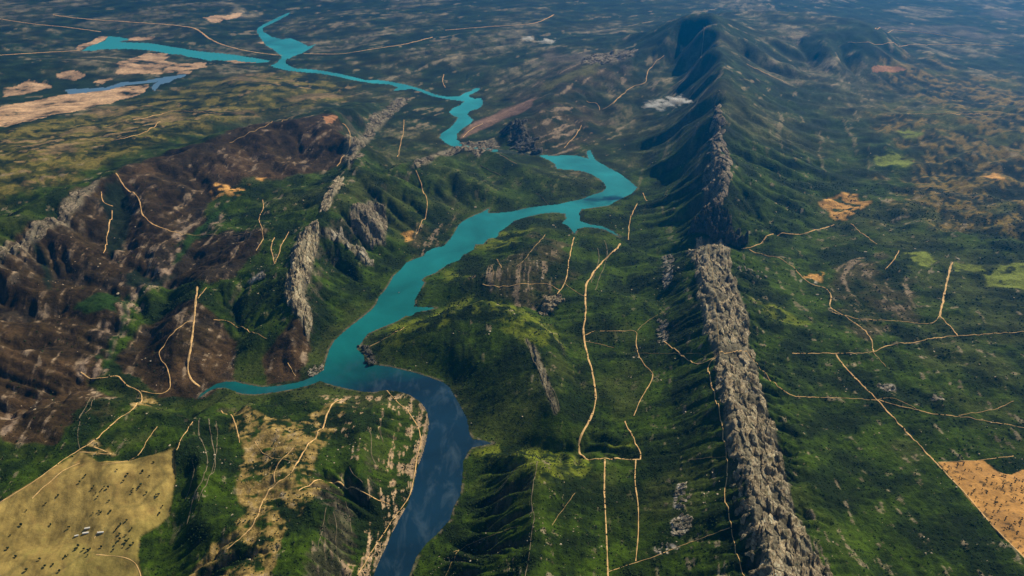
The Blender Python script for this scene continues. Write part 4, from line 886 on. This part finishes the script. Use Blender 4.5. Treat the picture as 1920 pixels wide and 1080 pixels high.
LED = [([(375,785),(372,815),(388,850),(385,890),(365,925),(357,960),(350,985)], 4, 'pale curved rock bed across the dark slope beside the golden field, left of three'),
 ([(392,785),(395,815),(402,850),(407,870),(390,900),(372,940)], 4, 'pale curved rock bed across the dark slope beside the golden field, middle of three'),
 ([(405,790),(408,830),(405,860),(395,890)], 3, 'pale curved rock bed across the dark slope beside the golden field, right of three'),
 ([(360,862),(365,880),(358,910),(348,935)], 3, 'short pale rock bed nearest the golden field edge'),
 ([(988,635),(995,660),(1005,685),(1015,705),(1022,730),(1035,755),(1042,775)], 5, 'broken pale rock bed down the back of the dome hill'),
 ([(1003,660),(1012,690),(1030,720),(1045,745),(1048,770)], 3, 'second thin rock bed on the back of the dome hill'),
 ([(1008,865),(1002,900),(995,945),(1003,965),(998,990),(992,1040),(985,1082)], 4, 'pale rock line along the crest of the green spur block'),
 ([(1120,465),(1127,480),(1120,500),(1108,530)], 3, 'bedding line curving beside the main valley track'),([(1135,455),(1140,480),(1128,510),(1116,545)], 3, 'outer bedding line curving beside the main valley track'),
 ([(1225,350),(1228,352)], 1, 'tiny rock line by the cove'),
 ([(150,790),(145,815),(150,845)], 2, 'thin rock bed on the green hill above the golden field'),([(182,735),(178,755),(160,775)], 4, 'pale rock streak on the brown hill behind the golden field'),([(172,745),(160,765),(148,785)], 4, 'second rock streak on the brown hill behind the golden field'),
 ([(625,960),(632,990),(628,1020),(637,1050)], 4, 'pale rock rib on the bank left of the blue reach'),([(648,940),(655,965),(660,1000)], 3, 'thin rock rib nearer the blue reach'),([(612,950),(605,990),(596,1030)], 3, 'thin rock rib farther from the blue reach'),
 ([(655,875),(665,895),(680,905)], 3, 'curled pale bed on the round spur'),([(690,800),(698,820),(695,850),(705,870)], 4, 'pale bed on the round spur by the river bend'),([(720,770),(712,800),(718,830)], 3, 'short bed on the round spur top'),
 ([(948,240),(962,262),(975,285),(985,292)], 4, 'upright pale slab line in the dark striped cliff, leftmost'),([(968,238),(980,258),(992,278),(1000,291)], 4, 'upright pale slab line in the dark striped cliff, middle'),([(985,245),(998,262),(1008,288)], 4, 'upright pale slab line in the dark striped cliff, rightmost'),
 ([(937,290),(955,300),(970,308)], 5, 'white rock streak on the hill north of the river'),([(900,310),(920,320),(940,330)], 3, 'thin white rock streak on the hill north of the river'),
 ([(1005,363),(1018,372),(1028,385)], 2, 'rock line dropping to the river from the hill'),([(715,420),(700,440),(690,455)], 3, 'pale rib below the rounded rock dome')]
for P, w_, lab in LED:
    if len(P) > 2: track(P, w_, lab, MAT_L2, 'rock_ledge')

# ------------------------------------------------------------------ scrub and trees
def leaf_mat(name, c):
    m, nt, b, out = new_mat(name); oi = nt.nodes.new('ShaderNodeObjectInfo')
    cr_ = N(nt, 'ShaderNodeRGB'); cr_.outputs[0].default_value = (*c, 1)
    nt.links.new(mul(nt, cr_.outputs[0], ramp(nt, oi.outputs['Random'], [(0, .6), (1, 1.6)])), b.inputs['Base Color']); return m
MAT_S = leaf_mat('scrub_leaves', (.022, .042, .012)); MAT_TREE = leaf_mat('tree_leaves', (.016, .026, .009)); MAT_W = leaf_mat('bark', (.05, .035, .022))
import bmesh
def blob_mesh(name, sub, sq, seed, mat, nlobes=1):
    bm = bmesh.new(); rg = random.Random(seed)
    for k in range(nlobes):
        r_ = bmesh.ops.create_icosphere(bm, subdivisions=sub, radius=.5 if nlobes == 1 else rg.uniform(.24, .36))
        off = (0, 0, 0) if nlobes == 1 else (rg.uniform(-.28, .28), rg.uniform(-.28, .28), rg.uniform(-.12, .22))
        for v in r_['verts']:
            s_ = rg.uniform(.75, 1.25); v.co.x = v.co.x*s_+off[0]; v.co.y = v.co.y*s_+off[1]; v.co.z = v.co.z*s_*sq+off[2]
    me = bpy.data.meshes.new(name); bm.to_mesh(me); bm.free(); me.materials.append(mat); return me
# scattered scrub: one mass nobody could count
rg = np.random.default_rng(5)
Nn = 260000
ti = rg.random(Nn)*(np.searchsorted(RR, 8200)-1); tj = rg.random(Nn)*(NC-1)
xi_ = bil(X, ti, tj); yi_ = bil(Y, ti, tj); hh = bil(H1, ti, tj); wdd = bil(wd1, ti, tj)
green = bil(1-np.clip(M_['burnt']*.93+M_['rock']+M_['field_dry']+M_['field_tan']+M_['ygreen']+.6*M_['dry'], 0, 1), ti, tj)
dens = np.clip(.16+sstep(-.1, .5, -bil(n2, ti, tj)+.5*bil(n3, ti, tj))*.75+sstep(12.4, 14.5, bil(AR, ti, tj))*.5, 0, 1)
kp = (wdd > 14) & (rg.random(Nn) < green*dens*.55*(1-.65*bil(SM_full/.8, ti, tj)))
pts_ = np.stack([xi_, yi_, hh+1.0], 1)[kp]; sz = rg.uniform(5, 13, kp.sum())*np.clip(np.hypot(pts_[:, 0], pts_[:, 1])/4500, .8, 1.25)
print('scrub', len(pts_))
def scatter(name, label, P_, size_, src_mesh):
    me = bpy.data.meshes.new(name); me.vertices.add(len(P_)); me.vertices.foreach_set('co', P_.astype(f32).ravel())
    a_ = me.attributes.new('size', 'FLOAT', 'POINT'); a_.data.foreach_set('value', size_.astype(f32))
    so = bpy.data.objects.new(name, me); C.objects.link(so); tag(so, label, None, None, 'stuff')
    src = bpy.data.objects.new(name+'_source', src_mesh)
    ng = bpy.data.node_groups.new(name+'_scatter', 'GeometryNodeTree')
    ng.interface.new_socket('Geometry', in_out='INPUT', socket_type='NodeSocketGeometry'); ng.interface.new_socket('Geometry', in_out='OUTPUT', socket_type='NodeSocketGeometry')
    gi = ng.nodes.new('NodeGroupInput'); go = ng.nodes.new('NodeGroupOutput'); m2p = ng.nodes.new('GeometryNodeMeshToPoints')
    iop = ng.nodes.new('GeometryNodeInstanceOnPoints'); oi_ = ng.nodes.new('GeometryNodeObjectInfo'); oi_.inputs['Object'].default_value = src
    na = ng.nodes.new('GeometryNodeInputNamedAttribute'); na.data_type = 'FLOAT'; na.inputs['Name'].default_value = 'size'
    rv = ng.nodes.new('FunctionNodeRandomValue'); rv.data_type = 'FLOAT_VECTOR'; rv.inputs['Min'].default_value = (-.2, -.2, 0); rv.inputs['Max'].default_value = (.2, .2, 6.28)
    ng.links.new(gi.outputs[0], m2p.inputs[0]); ng.links.new(m2p.outputs[0], iop.inputs['Points']); ng.links.new(oi_.outputs['Geometry'], iop.inputs['Instance'])
    ng.links.new(na.outputs['Attribute'], iop.inputs['Scale']); ng.links.new(rv.outputs['Value'], iop.inputs['Rotation']); ng.links.new(iop.outputs[0], go.inputs[0])
    md = so.modifiers.new('scatter', 'NODES'); md.node_group = ng
scatter('scrub', 'dark green scrub bushes scattered over the hillsides', pts_, sz, blob_mesh('bush', 1, .8, 3, MAT_S))
# pale stones breaking through the turf, in drifts
Ns = 160000
ti = rg.random(Ns)*(np.searchsorted(RR, 9500)-1); tj = rg.random(Ns)*(NC-1)
xs_, ys_ = bil(X, ti, tj), bil(Y, ti, tj); st2 = fbm(xs_, ys_, 700, 3, 301, .6); st3 = fbm(xs_, ys_, 90, 2, 311)
kk = (bil(wd1, ti, tj) > 10) & (bil(fields, ti, tj) < .1) & (rg.random(Ns) < sstep(.35, .95, st2+.9*st3+.1*bil(STR, ti, tj))*.20+.0012)
P_ = np.stack([xs_, ys_, bil(H1, ti, tj)+.8], 1)[kk]; print('stones', len(P_))
sz_ = rg.gamma(1.4, 2.8, kk.sum()).clip(2, 20)*np.clip(np.hypot(P_[:, 0], P_[:, 1])/4500, .8, 1.4)
MAT_ST, nt, b, _ = new_mat('pale_stone'); b.inputs['Base Color'].default_value = (.52, .45, .34, 1)
scatter('loose_stones', 'pale stones breaking through the turf on the slopes', P_, sz_, blob_mesh('stone', 1, .45, 8, MAT_ST))

# trees one can count
crowns = [blob_mesh('crown', 2, .75, 20+k, MAT_TREE, 6) for k in range(4)]
def trunk_mesh():
    bm = bmesh.new(); bmesh.ops.create_cone(bm, cap_ends=True, segments=6, radius1=.07, radius2=.035, depth=.7)
    me = bpy.data.meshes.new('trunk'); bm.to_mesh(me); bm.free(); me.materials.append(MAT_W); return me
TRK = trunk_mesh()
def tree(px, py, size, label, group):
    x, y = hit(px, py, H1); x, y = float(x[0]), float(y[0]); z = float(hz(np.array([x]), np.array([y]))[0])
    t = bpy.data.objects.new('tree', None); C.objects.link(t); t.location = (x, y, z); t.scale = (size,)*3; t.rotation_euler = (0, 0, random.uniform(0, 6))
    c = bpy.data.objects.new('crown', random.choice(crowns)); C.objects.link(c); c.parent = t; c.location = (0, 0, .62)
    k = bpy.data.objects.new('trunk', TRK); C.objects.link(k); k.parent = t; k.location = (0, 0, .25)
    tag(t, label, 'tree', group)
FT = [(176,1008-95),(190,920),(173,918),(180,926),(196,914),(203,915),(184,933),(250,1020),(236,1005),(218,994),(248,992),(226,985),(175,963),(190,962),(208,960),(186,960),(240,890),(288,868),(305,950),(300,963),(260,917),(265,910),(250,918),(232,903),(298,929),(293,928),(86,945),(50,958),(238,977),(225,1012),(224,1002),(241,1012),(237,1017),(143,1030),(147,1025),(128,1042),(122,1045),(170,1030),(165,1033),(158,1031),(190,1026),(213,1032),(218,1020),(245,1025),(233,1025),(160,893),(150,905),(110,930),(268,885),(280,893),(275,925),(247,925),(220,882),(205,940),(165,1042),(75,1050),(85,1062),(50,1070),(30,1045),(100,1060),(112,1072),(20,1005),(40,985),(95,985),(130,990),(15,1030)]
for k, (a, b) in enumerate(FT):
    if 140 < a < 262 and 1000 <= b: lab = 'dark round tree in the loose belt below the farm sheds'
    elif 165 < a < 215 and 905 < b < 970: lab = 'dark round tree in the clump above the farm sheds'
    elif b < 935 and a > 215: lab = 'lone dark tree on the upper right of the golden field'
    elif b < 960: lab = 'lone dark tree on the upper left of the golden field'
    elif a > 215: lab = 'dark tree near the ragged right edge of the golden field'
    else: lab = 'dark tree low on the left of the golden field'
    tree(a, b, random.uniform(8, 14), lab, 'trees dotted over the golden dry field')
ftp = []
while len(ftp) < 110:
    a, b = random.uniform(1765, 1920), random.uniform(868, 1040)
    q = (a-1758)/(1920-1758)
    if b < 868+q*178-4 and not (a > 1845 and b < 890): ftp.append((a, b))
for a, b in ftp: 
    q = (a-1758)/162*178+868-b
    lab = 'tiny dark bush along the straight track side of the sandy field' if q < 25 else 'tiny dark bush near the top edge of the sandy field' if b < 905 else 'tiny dark bush out in the middle of the sandy field' if b < 960 else 'tiny dark bush in the lower right of the sandy field'
    tree(a, b, random.uniform(4.5, 9), lab, 'bush trees on the sandy field')

# ------------------------------------------------------------------ farm sheds
MAT_ROOF, nt, b, _ = new_mat('white_metal_roof'); b.inputs['Base Color'].default_value = (.78, .76, .70, 1)
MAT_WALL, nt, b, _ = new_mat('rendered_wall'); b.inputs['Base Color'].default_value = (.5, .42, .30, 1)
def shed(px, py, L, W, ang, label):
    x, y = hit(px, py, H1); x, y = float(x[0]), float(y[0]); z = float(hz(np.array([x]), np.array([y]))[0])
    t = bpy.data.objects.new('farm_shed', None); C.objects.link(t); t.location = (x, y, z-1); t.rotation_euler = (0, 0, ang); tag(t, label, 'shed', 'farm sheds in the golden field')
    h = 5; l, w = L/2, W/2
    v = [(-l,-w,0),(l,-w,0),(l,w,0),(-l,w,0),(-l,-w,h),(l,-w,h),(l,w,h),(-l,w,h)]
    mesh_obj('wall', v, [[0,1,5,4],[1,2,6,5],[2,3,7,6],[3,0,4,7]], MAT_WALL, t, smooth=False)
    e = 1.0; rz = h+2.6
    v = [(-l-e,-w-e,h-.4),(l+e,-w-e,h-.4),(l+e,0,rz),(-l-e,0,rz),(l+e,w+e,h-.4),(-l-e,w+e,h-.4)]
    v += [(a, b_, c-.3) for a, b_, c in v]
    mesh_obj('roof', v, [[0,1,2,3],[3,2,4,5],[6,9,8,7],[9,11,10,8],[0,6,7,1],[5,4,10,11]], MAT_ROOF, t, smooth=False)
    mesh_obj('door', [(l+.05,-2,0),(l+.05,2,0),(l+.05,2,4),(l+.05,-2,4)], [[0,1,2,3]], MAT_TREE, t, smooth=False)
shed(164, 991, 24, 9, .25, 'white roofed farm shed, farthest of the row in the golden field')
shed(161, 1000, 27, 10, .2, 'white roofed farm shed in the middle of the left pair')
shed(189, 999, 27, 9, .15, 'white roofed farm shed, rightmost, beside the ring fence')
shed(144, 1005, 16, 8, .3, 'small white roofed farm shed, leftmost of the group')

# ------------------------------------------------------------------ boat
bx_, by_ = at(748, 549)
MAT_B, nt, b, _ = new_mat('boat_hull'); b.inputs['Base Color'].default_value = (.03, .05, .045, 1)
boat = bpy.data.objects.new('boat', None); C.objects.link(boat); boat.location = (float(bx_), float(by_), 0); boat.rotation_euler = (0, 0, .4)
tag(boat, 'tiny dark boat alone on the turquoise river', 'boat')
hull = []; 
for k, z in enumerate((-.5, 2.2)):
    for t in np.linspace(0, 2*math.pi, 14, endpoint=False):
        s_ = .7+.3*k; hull.append((9*s_*math.cos(t)*(1 if math.cos(t) < 0 else 1.25), 3.2*s_*math.sin(t), z))
mesh_obj('hull', hull+[(0, 0, 1.2)], [[i, (i+1) % 14, 14+(i+1) % 14] for i in range(14)]+[[i, 14+(i+1) % 14, 14+i] for i in range(14)]+[[14+i, 14+(i+1) % 14, 28] for i in range(14)], MAT_B, boat, smooth=False)
cb = [(a, b_, c) for c in (1.2, 4.2) for a, b_ in ((-3, -1.8), (2.5, -1.8), (2.5, 1.8), (-3, 1.8))]
mesh_obj('cabin', cb, [[0,1,5,4],[1,2,6,5],[2,3,7,6],[3,0,4,7],[4,5,6,7]], MAT_ROOF, boat, smooth=False)

# ------------------------------------------------------------------ clouds
def cloud(px, py, z, sx_, sy_, sz_, dens, label, seed):
    dx, dy, dz = ray(px, py); t = (z-CAM_H)/dz
    m = bpy.data.materials.new('cloud_vapour'); m.use_nodes = True; nt = m.node_tree; nt.nodes.clear()
    out = nt.nodes.new('ShaderNodeOutputMaterial'); pv = N(nt, 'ShaderNodeVolumePrincipled'); pv.inputs['Color'].default_value = (1, 1, 1, 1); pv.inputs['Anisotropy'].default_value = .2
    tc = nt.nodes.new('ShaderNodeTexCoord'); ns = N(nt, 'ShaderNodeTexNoise', Scale=1.5+.1*seed, Detail=5, Roughness=.65); ns.noise_dimensions = '4D'; ns.inputs['W'].default_value = seed
    nt.links.new(tc.outputs['Object'], ns.inputs['Vector'])
    ln = N(nt, 'ShaderNodeVectorMath', operation='LENGTH'); nt.links.new(tc.outputs['Object'], ln.inputs[0])
    s = N(nt, 'ShaderNodeMath', operation='SUBTRACT'); nt.links.new(ns.outputs['Fac'], s.inputs[0])
    q = N(nt, 'ShaderNodeMath', operation='MULTIPLY_ADD'); nt.links.new(ln.outputs['Value'], q.inputs[0]); q.inputs[1].default_value = .30; q.inputs[2].default_value = .36; nt.links.new(q.outputs[0], s.inputs[1])
    k = N(nt, 'ShaderNodeMath', operation='MULTIPLY'); nt.links.new(s.outputs[0], k.inputs[0]); k.inputs[1].default_value = dens; k.use_clamp = False
    mxn = N(nt, 'ShaderNodeMath', operation='MAXIMUM'); nt.links.new(k.outputs[0], mxn.inputs[0]); mxn.inputs[1].default_value = 0
    nt.links.new(mxn.outputs[0], pv.inputs['Density']); nt.links.new(pv.outputs[0], out.inputs['Volume'])
    bm = bmesh.new(); bmesh.ops.create_icosphere(bm, subdivisions=3, radius=1.0); me = bpy.data.meshes.new('cloud'); bm.to_mesh(me); bm.free(); me.materials.append(m)
    o = bpy.data.objects.new('cloud', me); C.objects.link(o); o.location = (float(dx*t), float(dy*t), z); o.scale = (sx_, sy_, sz_); tag(o, label, 'cloud', 'small white clouds')
cloud(1236, 196, 760, 230, 150, 80, .28, 'small wispy white cloud left of its pair over the dark green slope', 1)
cloud(1272, 190, 780, 200, 130, 75, .38, 'brighter small white cloud right of its pair beside the mountain crest', 2)
cloud(1026, 77, 700, 190, 200, 60, .2, 'tiny distant cloud over the far hills, right of two', 3)
cloud(990, 73, 700, 170, 180, 50, .15, 'tiny distant cloud over the far hills, left of two', 4)

# ------------------------------------------------------------------ haze
hm = bpy.data.materials.new('haze'); hm.use_nodes = True; nt = hm.node_tree; nt.nodes.clear()
out = nt.nodes.new('ShaderNodeOutputMaterial'); pv = nt.nodes.new('ShaderNodeVolumePrincipled')
pv.inputs['Color'].default_value = (.004, .25, .74, 1); pv.inputs['Density'].default_value = 2.7e-5; pv.inputs['Anisotropy'].default_value = 0.7
nt.links.new(pv.outputs[0], out.inputs['Volume'])
x0, x1, y0, y1, z0, z1 = -36000, 36000, -500, 48000, -60, 3060
hv = [(a, b_, c) for c in (z0, z1) for a, b_ in ((x0, y0), (x1, y0), (x1, y1), (x0, y1))]
ho = mesh_obj('haze', hv, [[3,2,1,0],[4,5,6,7],[0,1,5,4],[1,2,6,5],[2,3,7,6],[3,0,4,7]], hm, smooth=False); ho['kind'] = 'stuff'
